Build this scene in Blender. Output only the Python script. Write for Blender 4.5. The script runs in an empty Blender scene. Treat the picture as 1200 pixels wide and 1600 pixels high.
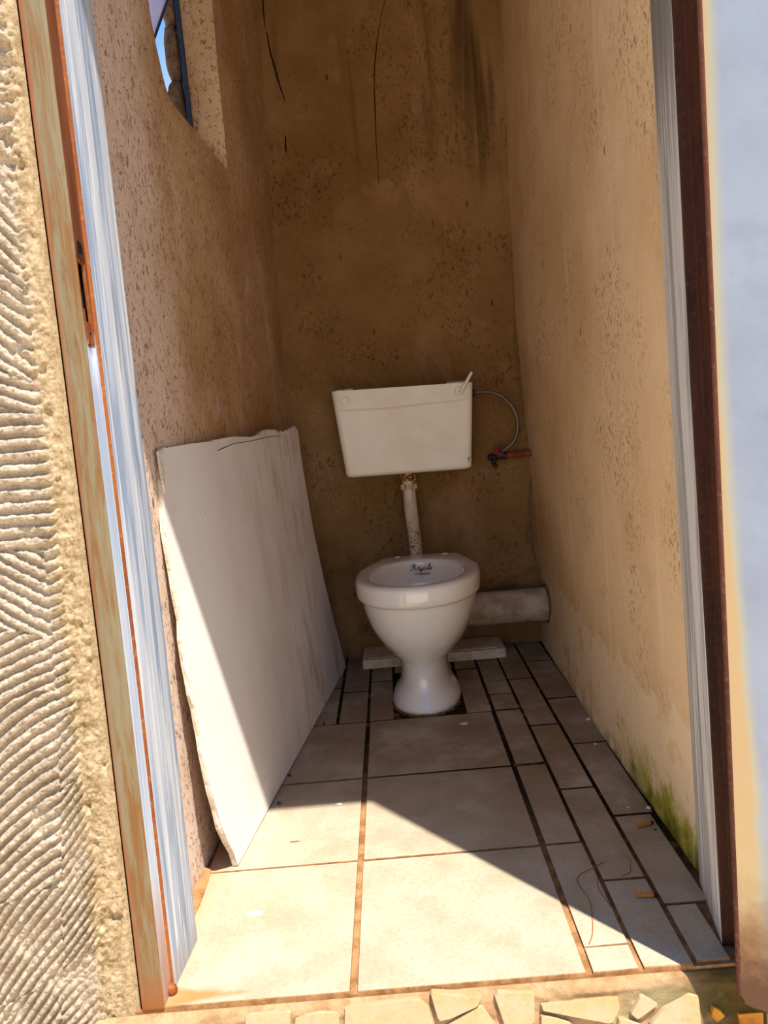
import bpy, bmesh, math, random
import numpy as np
from mathutils import Vector, Matrix

random.seed(7)
rng = np.random.RandomState(11)
SC = bpy.context.scene
COL = SC.collection

# ------------------------------------------------------------------ camera
cam_d = bpy.data.cameras.new('camera')
cam = bpy.data.objects.new('camera', cam_d)
COL.objects.link(cam)
SC.camera = cam
cam_d.sensor_fit = 'VERTICAL'
cam_d.sensor_height = 36.0
cam_d.lens = 1247.72 / 1600 * 36.0
cam_d.clip_start = 0.02
_p, _r, _y = 0.11819, -0.0900146, -0.0116171
_f = Vector((math.sin(_y) * math.cos(_p), math.cos(_y) * math.cos(_p), -math.sin(_p)))
_rt = Vector((math.cos(_y), -math.sin(_y), 0))
_up = _rt.cross(_f)
_R = _rt * math.cos(_r) + _up * math.sin(_r)
_U = -_rt * math.sin(_r) + _up * math.cos(_r)
cam.matrix_world = Matrix(((_R.x, _U.x, -_f.x, 0), (_R.y, _U.y, -_f.y, -1.09289),
                           (_R.z, _U.z, -_f.z, 0.84), (0, 0, 0, 1)))

# ------------------------------------------------------------------ light
SUN_DIR = Vector((-0.465, 0.58, -1.80)).normalized()      # the way the light travels
SUN_STRENGTH = 6.0
SKY_STRENGTH = 1.0
EXPOSURE = 0.70

SC.view_settings.view_transform = 'Standard'
SC.view_settings.look = 'None'
SC.view_settings.gamma = 1.0
SC.view_settings.use_curve_mapping = False
SC.view_settings.exposure = EXPOSURE

sun_d = bpy.data.lights.new('sun', 'SUN')
sun_d.energy = SUN_STRENGTH
sun_d.angle = math.radians(0.6)
sun_d.color = (1.0, 0.955, 0.87)
sun = bpy.data.objects.new('sun', sun_d)
COL.objects.link(sun)
sun.rotation_euler = SUN_DIR.to_track_quat('-Z', 'Y').to_euler()
sun.location = (1.5, -2.0, 6.0)

world = bpy.data.worlds.new('sky')
SC.world = world
world.use_nodes = True
wt = world.node_tree
wt.nodes.clear()
w_out = wt.nodes.new('ShaderNodeOutputWorld')
w_bg = wt.nodes.new('ShaderNodeBackground')
w_tc = wt.nodes.new('ShaderNodeTexCoord')
w_sep = wt.nodes.new('ShaderNodeSeparateXYZ')
w_rmp = wt.nodes.new('ShaderNodeValToRGB')
wt.links.new(w_tc.outputs['Generated'], w_sep.inputs[0])
wt.links.new(w_sep.outputs['Z'], w_rmp.inputs[0])
wt.links.new(w_rmp.outputs[0], w_bg.inputs['Color'])
wt.links.new(w_bg.outputs[0], w_out.inputs['Surface'])
_e = w_rmp.color_ramp.elements
_e[0].position = 0.0
_e[0].color = (1.10, 1.0, 0.86, 1)
_e[1].position = 1.0
_e[1].color = (0.06, 0.20, 0.52, 1)
_m = w_rmp.color_ramp.elements.new(0.22)
_m.color = (0.66, 0.72, 0.78, 1)
_m = w_rmp.color_ramp.elements.new(0.45)
_m.color = (0.075, 0.27, 0.66, 1)
w_bg.inputs['Strength'].default_value = SKY_STRENGTH

SC.cycles.max_bounces = 16
SC.cycles.diffuse_bounces = 10
SC.cycles.glossy_bounces = 6
SC.cycles.sample_clamp_indirect = 6.0


# ------------------------------------------------------------------ numpy noise
def vnoise(x, y, seed=0):
    x = np.asarray(x, float); y = np.asarray(y, float)
    xi = np.floor(x).astype(int); yi = np.floor(y).astype(int)
    fx = x - xi; fy = y - yi
    fx = fx * fx * (3 - 2 * fx); fy = fy * fy * (3 - 2 * fy)

    def h(a, b):
        n = (a * 374761393 + b * 668265263 + seed * 982451653) & 0xffffffff
        n = ((n ^ (n >> 13)) * 1274126177) & 0xffffffff
        n = n ^ (n >> 16)
        return (n & 0xffff) / 32767.5 - 1.0
    a = h(xi, yi); b = h(xi + 1, yi); c = h(xi, yi + 1); d = h(xi + 1, yi + 1)
    return (a * (1 - fx) + b * fx) * (1 - fy) + (c * (1 - fx) + d * fx) * fy


def fbm(x, y, oct=4, seed=0):
    s = 0; a = 1; t = 0
    for k in range(oct):
        s = s + a * vnoise(x * 2 ** k, y * 2 ** k, seed + k * 17); t += a; a *= 0.5
    return s / t


def lerp_tab(tab, z):
    return np.interp(z, [t[0] for t in tab], [t[1] for t in tab])


# ------------------------------------------------------------------ materials
def srgb(r, g, b):
    f = lambda c: (c / 255 / 12.92) if c <= 10 else ((c / 255 + 0.055) / 1.055) ** 2.4
    return (f(r), f(g), f(b), 1)


class NT:
    """little builder for node materials"""

    def __init__(self, name, rough=0.8, spec=0.3):
        self.m = bpy.data.materials.new(name)
        self.m.use_nodes = True
        self.t = self.m.node_tree
        self.b = self.t.nodes['Principled BSDF']
        self.b.inputs['Roughness'].default_value = rough
        self.b.inputs['Specular IOR Level'].default_value = spec
        self.geo = None
        self._obj = None

    def n(self, typ, **kw):
        nd = self.t.nodes.new(typ)
        for k, v in kw.items():
            setattr(nd, k, v)
        return nd

    def set(self, sock, v):
        if hasattr(v, 'default_value') or hasattr(v, 'links'):
            self.t.links.new(v, sock)
        else:
            sock.default_value = v

    def pos(self):
        if not self.geo:
            self.geo = self.n('ShaderNodeNewGeometry')
        return self.geo.outputs['Position']

    def obj(self):
        if not self._obj:
            self._obj = self.n('ShaderNodeTexCoord')
        return self._obj.outputs['Object']

    def xyz(self, v=None):
        s = self.n('ShaderNodeSeparateXYZ')
        self.t.links.new(v or self.pos(), s.inputs[0])
        return s.outputs

    def scaled(self, vec, sc):
        mp = self.n('ShaderNodeMapping')
        self.t.links.new(vec, mp.inputs['Vector'])
        mp.inputs['Scale'].default_value = sc
        return mp.outputs[0]

    def noise(self, scale, detail=4, rough=0.55, stretch=None, vec=None, dist=0.0):
        v = vec or self.pos()
        if stretch:
            v = self.scaled(v, stretch)
        nd = self.n('ShaderNodeTexNoise')
        self.t.links.new(v, nd.inputs['Vector'])
        nd.inputs['Scale'].default_value = scale
        nd.inputs['Detail'].default_value = detail
        nd.inputs['Roughness'].default_value = rough
        nd.inputs['Distortion'].default_value = dist
        return nd.outputs['Fac']

    def voro(self, scale, stretch=None, vec=None, feature='F1', rand=1.0):
        v = vec or self.pos()
        if stretch:
            v = self.scaled(v, stretch)
        nd = self.n('ShaderNodeTexVoronoi', feature=feature)
        self.t.links.new(v, nd.inputs['Vector'])
        nd.inputs['Scale'].default_value = scale
        nd.inputs['Randomness'].default_value = rand
        return nd.outputs['Distance']

    def math(self, op, a, b=0.0, clamp=False):
        nd = self.n('ShaderNodeMath', operation=op, use_clamp=clamp)
        self.set(nd.inputs[0], a); self.set(nd.inputs[1], b)
        return nd.outputs[0]

    def step(self, v, lo, hi):
        """smooth 0..1 between lo and hi (lo may exceed hi)"""
        nd = self.n('ShaderNodeMapRange', interpolation_type='SMOOTHSTEP')
        self.set(nd.inputs['Value'], v)
        a, b, ra, rb = (lo, hi, 0.0, 1.0) if lo < hi else (hi, lo, 1.0, 0.0)
        nd.inputs['From Min'].default_value = a; nd.inputs['From Max'].default_value = b
        nd.inputs['To Min'].default_value = ra; nd.inputs['To Max'].default_value = rb
        return nd.outputs['Result']

    def mix(self, fac, a, b, mode='MIX'):
        nd = self.n('ShaderNodeMix', data_type='RGBA', blend_type=mode)
        self.set(nd.inputs[0], fac); self.set(nd.inputs[6], a); self.set(nd.inputs[7], b)
        return nd.outputs[2]

    def mul(self, *a):
        r = a[0]
        for b in a[1:]:
            r = self.math('MULTIPLY', r, b)
        return r

    def rnd(self):
        return self.n('ShaderNodeObjectInfo').outputs['Random']

    def bump(self, h, strength=0.3, dist=0.002):
        nd = self.n('ShaderNodeBump')
        self.t.links.new(h, nd.inputs['Height'])
        nd.inputs['Strength'].default_value = strength
        nd.inputs['Distance'].default_value = dist
        prev = self.b.inputs['Normal']
        if prev.is_linked:
            self.t.links.new(prev.links[0].from_socket, nd.inputs['Normal'])
        self.t.links.new(nd.outputs[0], prev)

    def done(self, col, rough=None):
        self.set(self.b.inputs['Base Color'], col)
        if rough is not None:
            self.set(self.b.inputs['Roughness'], rough)
        return self.m


def plain(name, c, rough=0.5, spec=0.5, metal=0.0, var=0.12, scale=40, bump=0.0):
    k = NT(name, rough, spec)
    f = k.noise(scale, 4, vec=k.obj())
    d = tuple(x * (1 - 2.2 * var) for x in c[:3]) + (1,)
    k.b.inputs['Metallic'].default_value = metal
    if bump:
        k.bump(f, bump, 0.002)
    return k.done(k.mix(k.step(f, 0.3, 0.7), d, c))


def plaster(name, base, dark, pale, pit_lo, pit_hi, streak=False, moss=False, zone=False):
    k = NT(name, 0.93, 0.12)
    P = k.pos()
    big = k.noise(2.6, 5, 0.6)
    col = k.mix(k.step(big, 0.32, 0.72), base, dark)
    trow = k.noise(5.0, 4, 0.6, stretch=(1, 1, 0.55), dist=0.8)
    col = k.mix(k.mul(k.step(trow, 0.52, 0.72), 0.45), col, pale)
    fine = k.noise(90, 3, 0.6)
    col = k.mix(k.mul(k.step(fine, 0.42, 0.75), 0.22), col, dark)
    xyz = k.xyz()
    if zone:   # paler and pinker towards the doorway, ochre further in
        edge = k.math('ADD', xyz[1], k.mul(k.noise(6, 4), 0.25))
        col = k.mix(k.mul(k.step(edge, 0.80, 0.55), 0.8), col, pale)
    grain = k.noise(280, 2, 0.7)
    col = k.mix(k.mul(k.step(grain, 0.45, 0.70), 0.20), col, tuple(x * 0.55 for x in dark[:3]) + (1,))
    cloud = k.noise(17, 5, 0.68)
    col = k.mix(k.mul(k.step(cloud, 0.48, 0.66), 0.28), col, dark)
    # pits and scratches
    pmask = k.step(k.noise(3.2, 3, 0.6), pit_lo, pit_hi)
    v = k.voro(70, stretch=(1, 1, 0.6), vec=None)
    pits = k.mul(k.step(v, 0.17, 0.07), pmask, k.step(k.noise(22, 2), 0.40, 0.55))
    v2 = k.voro(15, stretch=(1.2, 1.2, 0.5))
    pits2 = k.mul(k.step(v2, 0.11, 0.05), k.step(k.noise(5, 2), 0.48, 0.62))
    sp = k.noise(105, 3, 0.7, stretch=(1, 1, 0.6), dist=0.8)
    spk = k.mul(k.step(sp, 0.575, 0.625), k.step(k.noise(4.5, 4, 0.65), pit_lo - 0.05, pit_hi))
    pit = k.math('MAXIMUM', k.math('MAXIMUM', pits, pits2), k.mul(spk, 0.75))
    scr = k.noise(38, 2, 0.5, stretch=(1, 0.5, 1.6), dist=1.2)
    col = k.mix(k.mul(k.step(k.math('ABSOLUTE', k.math('SUBTRACT', scr, 0.5)), 0.012, 0.0), k.step(k.noise(4, 2), 0.48, 0.6), 0.35), col, pale)
    pit_col = (dark[0] * 0.30, dark[1] * 0.20, dark[2] * 0.14, 1)
    col = k.mix(k.mul(pit, 0.85), col, pit_col)
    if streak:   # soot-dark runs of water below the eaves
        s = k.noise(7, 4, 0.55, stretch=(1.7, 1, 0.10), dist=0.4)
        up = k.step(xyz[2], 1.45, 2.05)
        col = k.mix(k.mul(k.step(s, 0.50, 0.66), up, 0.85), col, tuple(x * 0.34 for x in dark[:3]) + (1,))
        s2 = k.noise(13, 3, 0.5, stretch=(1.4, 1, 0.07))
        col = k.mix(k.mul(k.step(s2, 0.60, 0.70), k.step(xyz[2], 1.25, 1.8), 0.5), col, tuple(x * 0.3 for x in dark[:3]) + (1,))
        foot_tone = k.mul(k.step(k.noise(9, 5, 0.65), 0.46, 0.66), k.step(xyz[2], 0.55, 0.1), 0.55)  # patchy darker tone towards the foot of the wall
        col = k.mix(foot_tone, col, tuple(x * 0.45 for x in dark[:3]) + (1,))
    if moss:
        nz = k.noise(15, 6, 0.7)
        hgt = k.math('ADD', xyz[2], k.mul(k.math('SUBTRACT', nz, 0.5), 0.30))
        peel = k.mul(k.step(hgt, 0.26, 0.24), k.step(k.noise(10, 4, 0.6), 0.40, 0.46))
        col = k.mix(k.mul(peel, 0.6), col, pale)
        wet = k.mul(k.step(hgt, 0.115, 0.03), k.step(xyz[1], 0.80, 0.42))
        col = k.mix(k.mul(wet, 0.92), col, srgb(150, 140, 22))
        wet2 = k.mul(k.step(hgt, 0.05, -0.03), k.step(xyz[1], 1.7, 0.5))
        col = k.mix(k.mul(wet2, 0.75), col, srgb(66, 58, 18))
        runs = k.noise(10, 3, 0.5, stretch=(1, 2.2, 0.12))
        col = k.mix(k.mul(k.step(runs, 0.60, 0.68), 0.35), col, pale)
    k.bump(k.noise(30, 5, 0.6), 0.28, 0.004)
    k.bump(k.noise(160, 2, 0.6), 0.25, 0.001)
    k.bump(k.math('SUBTRACT', 1.0, pit), 0.7, 0.003)
    return k.done(col)


MAT = {}
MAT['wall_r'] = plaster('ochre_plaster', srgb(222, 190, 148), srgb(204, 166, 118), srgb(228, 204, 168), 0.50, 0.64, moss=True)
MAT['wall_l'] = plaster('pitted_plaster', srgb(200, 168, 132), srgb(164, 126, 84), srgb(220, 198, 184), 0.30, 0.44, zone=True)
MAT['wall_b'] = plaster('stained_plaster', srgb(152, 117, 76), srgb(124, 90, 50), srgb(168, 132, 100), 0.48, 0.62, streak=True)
MAT['ceil'] = plain('ceiling_board_grey', srgb(150, 130, 105), 0.9, 0.1)


def mk_tile():
    k = NT('floor_tile', 0.42, 0.35)
    col = k.mix(k.step(k.noise(9, 5, 0.6), 0.35, 0.70), srgb(182, 168, 148), srgb(165, 149, 125))
    col = k.mix(k.mul(k.step(k.noise(130, 3, 0.7), 0.44, 0.64), 0.30), col, srgb(146, 126, 96))
    col = k.mix(k.mul(k.rnd(), 0.16), col, srgb(140, 122, 96))
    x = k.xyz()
    # dirt, with a warm brown shade painted in outside the sunlit patch
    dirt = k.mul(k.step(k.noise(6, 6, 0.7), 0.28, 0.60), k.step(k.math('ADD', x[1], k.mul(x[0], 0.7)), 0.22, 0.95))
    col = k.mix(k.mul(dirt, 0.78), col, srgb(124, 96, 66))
    spot = k.mul(k.step(k.voro(10), 0.13, 0.03), k.step(k.noise(4, 2), 0.45, 0.6))
    col = k.mix(k.mul(spot, 0.55), col, srgb(168, 112, 62))
    speck = k.step(k.voro(38), 0.045, 0.02)
    col = k.mix(k.mul(speck, 0.8), col, srgb(62, 48, 36))
    # rust that bled off the foot of the left jamb
    d = k.math('ADD', k.math('ABSOLUTE', k.math('SUBTRACT', x[1], 0.018)), k.mul(k.math('ADD', x[0], 0.40), 0.20))
    d = k.math('ADD', d, k.mul(k.noise(40, 4), 0.014))
    col = k.mix(k.mul(k.step(d, 0.036, 0.020), 0.85), col, srgb(180, 112, 52))
    d2 = k.math('ADD', x[0], k.mul(k.noise(18, 5, 0.7), 0.06))
    col = k.mix(k.mul(k.step(d2, -0.345, -0.385), 0.6), col, srgb(190, 148, 108))
    k.bump(k.noise(220, 2), 0.10, 0.0006)
    return k.done(col, k.math('ADD', 0.34, k.mul(k.noise(14, 4), 0.3)))


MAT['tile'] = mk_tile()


def mk_mortar(name, a, b, c, green=None, sc=1.0, bump=0.6):
    k = NT(name, 0.95, 0.08)
    col = k.mix(k.step(k.noise(14 * sc, 6, 0.65), 0.35, 0.68), a, b)
    col = k.mix(k.mul(k.step(k.noise(70 * sc, 5, 0.7), 0.48, 0.70), 0.7), col, c)
    if green:
        lo, hi, gc = green
        x = k.xyz()
        col = k.mix(k.mul(k.step(k.noise(9, 5, 0.7), lo, hi), 0.75), col, gc)
    k.bump(k.noise(60 * sc, 6, 0.7), bump, 0.006)
    k.bump(k.noise(260 * sc, 3, 0.7), bump * 0.7, 0.0016)
    return k.done(col)


def mk_grout():
    k = NT('dirty_shaded_grout', 0.95, 0.08)
    col = k.mix(k.step(k.noise(30, 5, 0.7), 0.35, 0.65), srgb(166, 124, 84), srgb(126, 88, 54))
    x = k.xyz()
    col = k.mix(k.mul(k.step(k.noise(16, 6, 0.7), 0.25, 0.48), k.step(k.math('ADD', x[1], k.mul(x[0], 0.9)), 0.30, 0.85), 0.96), col, srgb(30, 22, 14))  # near-black shade painted into the joints beyond the sunlit floor
    k.bump(k.noise(200, 4, 0.7), 0.5, 0.002)
    return k.done(col)


MAT['grout'] = mk_grout()


def mk_step():
    k = NT('step_mortar', 0.95, 0.08)
    x = k.xyz()
    col = k.mix(k.step(k.noise(14, 6, 0.65), 0.35, 0.68), srgb(176, 144, 108), srgb(150, 116, 80))
    col = k.mix(k.mul(k.step(k.noise(70, 5, 0.7), 0.48, 0.70), 0.6), col, srgb(132, 100, 66))
    g = k.mul(k.step(k.noise(16, 5, 0.7), 0.40, 0.62), k.step(x[0], 0.12, 0.26), k.step(x[2], -0.012, -0.03))
    col = k.mix(k.mul(g, 0.8), col, srgb(126, 116, 84))
    g2 = k.mul(k.step(k.noise(26, 5, 0.7), 0.26, 0.52), k.step(x[0], 0.33, 0.42))
    col = k.mix(k.mul(g2, 0.85), col, srgb(70, 56, 14))
    k.bump(k.noise(60, 6, 0.7), 0.6, 0.006)
    k.bump(k.noise(260, 3, 0.7), 0.5, 0.0016)
    return k.done(col)


MAT['step'] = mk_step()


def mk_comb():
    k = NT('combed_render', 0.95, 0.08)
    x = k.xyz()
    col = k.mix(k.step(k.noise(20, 5, 0.65), 0.35, 0.68), srgb(180, 164, 144), srgb(160, 143, 122))
    # yellow sandy mortar beside the frame
    e = k.math('ADD', x[0], k.mul(k.math('SUBTRACT', k.noise(30, 5, 0.7), 0.5), 0.05))
    e = k.math('SUBTRACT', e, k.mul(x[2], 0.040))
    sandy = k.step(e, -0.512, -0.485)
    sand = k.mix(k.step(k.noise(60, 5, 0.7), 0.36, 0.66), srgb(184, 162, 128), srgb(156, 132, 98))
    col = k.mix(sandy, col, sand)
    col = k.mix(k.mul(k.step(k.noise(190, 4, 0.75), 0.46, 0.66), 0.55), col, srgb(92, 74, 50))
    olive = k.mul(k.step(k.noise(22, 5, 0.7), 0.42, 0.60), k.step(e, -0.525, -0.500), k.step(e, -0.448, -0.475), k.step(x[2], 0.95, 0.35))
    col = k.mix(k.mul(olive, 0.5, k.step(k.noise(120, 4, 0.7), 0.40, 0.62)), col, srgb(86, 80, 48))
    k.bump(k.noise(120, 5, 0.7), 0.45, 0.003)
    k.bump(k.noise(420, 3, 0.7), 0.4, 0.0010)
    return k.done(col)


MAT['comb'] = mk_comb()
MAT['facade'] = mk_mortar('facade_render', srgb(186, 164, 134), srgb(168, 142, 110), srgb(130, 106, 76))
MAT['ground'] = mk_mortar('yard_ground', srgb(230, 212, 184), srgb(212, 190, 158), srgb(176, 150, 116), sc=0.4)
MAT['rubble'] = mk_mortar('rubble_stone', srgb(140, 112, 92), srgb(106, 82, 66), srgb(64, 48, 38), sc=2.0, bump=0.8)


def mk_paving():
    k = NT('broken_slate', 0.7, 0.2)
    base = k.mix(k.rnd(), srgb(182, 150, 108), srgb(166, 150, 120))
    col = k.mix(k.mul(k.step(k.noise(24, 5, 0.6), 0.40, 0.70), 0.6), base, srgb(176, 138, 84))
    col = k.mix(k.mul(k.step(k.noise(120, 3), 0.5, 0.7), 0.25), col, srgb(140, 112, 74))
    k.bump(k.noise(70, 5, 0.6), 0.25, 0.002)
    return k.done(col)


MAT['paving'] = mk_paving()
k_ = NT('ochre_slate', 0.6, 0.25)
MAT['paving_o'] = k_.done(k_.mix(k_.step(k_.noise(40, 5), 0.35, 0.7), srgb(206, 138, 42), srgb(168, 96, 22)))


def mk_rust_front():
    """worn grey-green paint with rust bleeding through in vertical runs"""
    k = NT('rusty_green_paint', 0.6, 0.35)
    x = k.xyz()
    streak = k.noise(70, 7, 0.7, stretch=(1.5, 1.5, 0.12), dist=0.5)
    blot = k.noise(7, 5, 0.6, stretch=(1, 1, 0.5))
    v = k.math('ADD', k.mul(streak, 0.65), k.mul(blot, 0.35))
    col = k.mix(k.step(v, 0.42, 0.60), srgb(120, 110, 84), srgb(116, 78, 36))
    col = k.mix(k.mul(k.step(k.noise(16, 5, 0.65, stretch=(1, 1, 0.3)), 0.56, 0.70), 0.8), col, srgb(84, 48, 26))
    col = k.mix(k.mul(k.step(k.noise(12, 4, 0.6, stretch=(1, 1, 0.4)), 0.62, 0.70), 0.8), col, srgb(122, 132, 132))
    edge = k.math('ADD', x[0], k.mul(x[2], -0.0130))
    col = k.mix(k.mul(k.step(edge, -0.430, -0.4365), 0.75), col, srgb(142, 84, 52))
    low = k.mul(k.step(k.math('ADD', x[2], k.mul(k.noise(30, 4), 0.1)), 0.13, 0.04), 0.85)
    col = k.mix(low, col, srgb(134, 78, 34))
    k.bump(k.noise(180, 3), 0.15, 0.0008)
    return k.done(col)


def mk_blue_paint(name, white, blue, low_rust=False, darktop=False):
    """pale blue frame paint brushed over in white vertical strokes"""
    k = NT(name, 0.55, 0.35)
    x = k.xyz()
    s = k.noise(26, 4, 0.55, stretch=(1.5, 1.5, 0.06), dist=0.6)
    col = k.mix(k.step(s, 0.40, 0.60), blue, white)
    s2 = k.noise(80, 3, 0.5, stretch=(1.5, 1.5, 0.035), dist=0.4)
    col = k.mix(k.mul(k.step(s2, 0.52, 0.62), 0.75), col, srgb(210, 211, 212))
    s3 = k.noise(50, 3, 0.5, stretch=(1.3, 1.3, 0.07))
    grey = tuple(c * 0.55 for c in blue[:3]) + (1,)
    col = k.mix(k.mul(k.step(s3, 0.62, 0.72), 0.6), col, grey)
    if low_rust:
        low = k.mul(k.step(k.math('ADD', x[2], k.mul(k.noise(40, 4, stretch=(1, 1, 0.15)), 0.25)), 0.20, 0.10), 0.5)
        col = k.mix(low, col, srgb(150, 132, 112))
    if darktop:   # the top of this jamb was never brushed over
        bare = k.step(k.math('ADD', x[2], k.mul(k.noise(30, 3, stretch=(1.5, 1.5, 0.1)), 0.5)), 1.35, 1.62)
        col = k.mix(k.mul(bare, 0.85), col, srgb(108, 102, 100))
    k.bump(s2, 0.25, 0.001)
    return k.done(col)


def mk_rust(name, a, b, c):
    k = NT(name, 0.75, 0.25)
    col = k.mix(k.step(k.noise(24, 5, 0.6, stretch=(1, 1, 0.2)), 0.36, 0.66), a, b)
    col = k.mix(k.mul(k.step(k.noise(120, 4, 0.7), 0.5, 0.7), 0.6), col, c)
    k.bump(k.noise(240, 3, 0.7), 0.3, 0.0008)
    return k.done(col)


def mk_rebate():
    """lower half brushed pale blue, upper half bare rust"""
    k = NT('rebate_paint', 0.6, 0.3)
    x = k.xyz()
    rust = k.mix(k.step(k.noise(30, 5, 0.6, stretch=(1, 1, 0.2)), 0.36, 0.66), srgb(112, 64, 38), srgb(88, 46, 26))
    s = k.noise(60, 4, 0.55, stretch=(1.5, 1.5, 0.05))
    paint = k.mix(k.step(s, 0.40, 0.62), srgb(160, 174, 196), srgb(188, 196, 210))
    paint = k.mix(k.mul(k.step(s, 0.62, 0.72), 0.7), paint, srgb(176, 124, 70))
    h = k.math('ADD', x[2], k.mul(k.math('SUBTRACT', k.noise(30, 4, stretch=(1, 1, 0.3)), 0.5), 0.12))
    col = k.mix(k.step(h, 0.99, 0.96), rust, paint)
    low = k.step(h, 0.24, 0.05)
    col = k.mix(k.mul(low, 0.75), col, srgb(158, 104, 56))
    return k.done(col)


MAT['frame_front'] = mk_rust_front()
MAT['frame_white'] = mk_blue_paint('brushed_frame_paint', srgb(182, 188, 200), srgb(132, 148, 172), low_rust=True)
MAT['frame_grey'] = mk_blue_paint('brushed_grey_paint', srgb(196, 190, 180), srgb(150, 146, 142), low_rust=True, darktop=True)
MAT['rust_orange'] = mk_rust('orange_rust', srgb(148, 82, 34), srgb(114, 56, 24), srgb(172, 118, 62))
MAT['rust_dark'] = mk_rust('oxide_primer', srgb(62, 30, 13), srgb(40, 17, 8), srgb(88, 46, 18))
MAT['rebate'] = mk_rebate()
MAT['dark_void'] = plain('dark_hollow', srgb(24, 20, 18), 0.9, 0.1)


def mk_leaf():
    """grey-blue sheet, yellow-brown rust creeping in from hinge edge and bottom"""
    k = NT('door_sheet_paint', 0.5, 0.4)
    o = k.xyz(k.obj())          # x along the leaf, z up
    n1 = k.noise(5, 5, 0.6)
    col = k.mix(k.step(n1, 0.35, 0.68), srgb(148, 158, 174), srgb(136, 144, 160))
    col = k.mix(k.mul(k.step(k.noise(14, 4, 0.6), 0.55, 0.70), 0.3), col, srgb(126, 132, 148))
    low = k.step(o[2], 0.95, 0.10)
    wob = k.mul(k.math('SUBTRACT', k.noise(9, 5, 0.65, stretch=(1, 1, 0.4)), 0.5), k.math('ADD', 0.008, k.mul(low, 0.035)))
    dx = k.math('ADD', o[0], wob)
    lim = k.math('SUBTRACT', dx, k.mul(low, 0.020))
    col = k.mix(k.mul(k.step(lim, 0.026, 0.008), 0.85), col, srgb(176, 166, 132))
    col = k.mix(k.mul(k.step(lim, 0.013, 0.005), 0.5), col, srgb(196, 146, 80))
    hz = k.math('ADD', o[2], k.mul(k.math('SUBTRACT', k.noise(16, 5, 0.65), 0.5), 0.16))
    col = k.mix(k.mul(k.step(hz, 0.36, 0.10), 0.42), col, srgb(176, 160, 120))
    col = k.mix(k.mul(k.step(hz, 0.20, 0.08), 0.8), col, srgb(114, 72, 34))
    col = k.mix(k.mul(k.step(hz, 0.10, 0.045), 0.85), col, srgb(74, 34, 17))
    drip = k.noise(40, 3, 0.5, stretch=(1.3, 1.3, 0.08))
    col = k.mix(k.mul(k.step(drip, 0.63, 0.70), k.step(o[2], 0.40, 0.2), 0.7), col, srgb(224, 194, 120))
    k.bump(k.noise(7, 3, 0.5), 0.25, 0.006)
    k.bump(k.step(k.voro(5.5), 0.07, 0.0), 0.35, 0.003)
    return k.done(col)


MAT['leaf'] = mk_leaf()
MAT['leaf_edge'] = mk_rust('pinkish_rust_edge', srgb(98, 56, 42), srgb(70, 36, 24), srgb(126, 88, 70))


def mk_ceramic(name, c, stain=None):
    k = NT(name, 0.10, 0.55)
    col = k.mix(k.step(k.noise(5, 4, vec=k.obj()), 0.3, 0.75), c, tuple(x * 0.93 for x in c[:3]) + (1,))
    sp = k.step(k.voro(30, vec=k.obj()), 0.05, 0.02)
    col = k.mix(k.mul(sp, k.step(k.noise(8, 2, vec=k.obj()), 0.5, 0.6), 0.7), col, srgb(70, 50, 36))
    if stain:
        o = k.xyz(k.obj())
        col = k.mix(k.mul(k.step(k.math('ADD', o[2], k.mul(k.noise(40, 4), 0.03)), 0.035, 0.012), 0.8), col, stain)
    k.b.inputs['Coat Weight'].default_value = 1.0
    k.b.inputs['Coat Roughness'].default_value = 0.04
    return k.done(col, k.math('ADD', 0.08, k.mul(k.noise(9, 4), 0.12)))


MAT['ceramic'] = mk_ceramic('white_vitreous', srgb(242, 234, 222), srgb(196, 164, 122))
MAT['plastic'] = None
k_ = NT('cistern_plastic', 0.32, 0.45)
_c = k_.mix(k_.step(k_.noise(6, 5, 0.6), 0.35, 0.7), srgb(240, 230, 214), srgb(230, 216, 196))
_c = k_.mix(k_.mul(k_.step(k_.voro(34), 0.05, 0.02), k_.step(k_.noise(7, 2), 0.52, 0.62), 0.8), _c, srgb(86, 60, 44))
MAT['plastic'] = k_.done(_c)
k_ = NT('old_lid_plastic', 0.5, 0.35)
_c = k_.mix(k_.step(k_.noise(30, 6, 0.65), 0.45, 0.70), srgb(222, 208, 184), srgb(186, 164, 132))
MAT['lid'] = k_.done(_c)
k_ = NT('dirty_flush_pipe', 0.55, 0.3)
_x = k_.xyz()
_c = k_.mix(k_.step(k_.noise(14, 5, 0.6, stretch=(1, 1, 0.4)), 0.35, 0.68), srgb(226, 208, 184), srgb(188, 160, 124))
_d = k_.mul(k_.step(k_.noise(60, 4, 0.6, stretch=(1.4, 1.4, 0.10)), 0.44, 0.58), k_.step(_x[2], 0.50, 0.62))
_c = k_.mix(k_.mul(_d, 0.9), _c, srgb(138, 86, 30))
_s = k_.mul(k_.step(k_.noise(120, 4, 0.7), 0.50, 0.60), k_.step(_x[2], 0.52, 0.42))
_c = k_.mix(k_.mul(_s, 0.9), _c, srgb(84, 58, 32))
MAT['pipe'] = k_.done(_c)
k_ = NT('rusty_union', 0.6, 0.3)
_c = k_.mix(k_.step(k_.noise(90, 4, 0.6), 0.40, 0.56), srgb(214, 166, 80), srgb(92, 44, 16))
MAT['union'] = k_.done(_c)
k_ = NT('soil_pipe_plastic', 0.55, 0.3)
_c = k_.mix(k_.step(k_.noise(20, 6, 0.65), 0.35, 0.68), srgb(196, 176, 150), srgb(156, 132, 104))
_c = k_.mix(k_.mul(k_.step(k_.voro(60), 0.16, 0.06), k_.step(k_.noise(10, 3), 0.45, 0.6), 0.8), _c, srgb(70, 50, 34))
MAT['soil'] = k_.done(_c)
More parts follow.
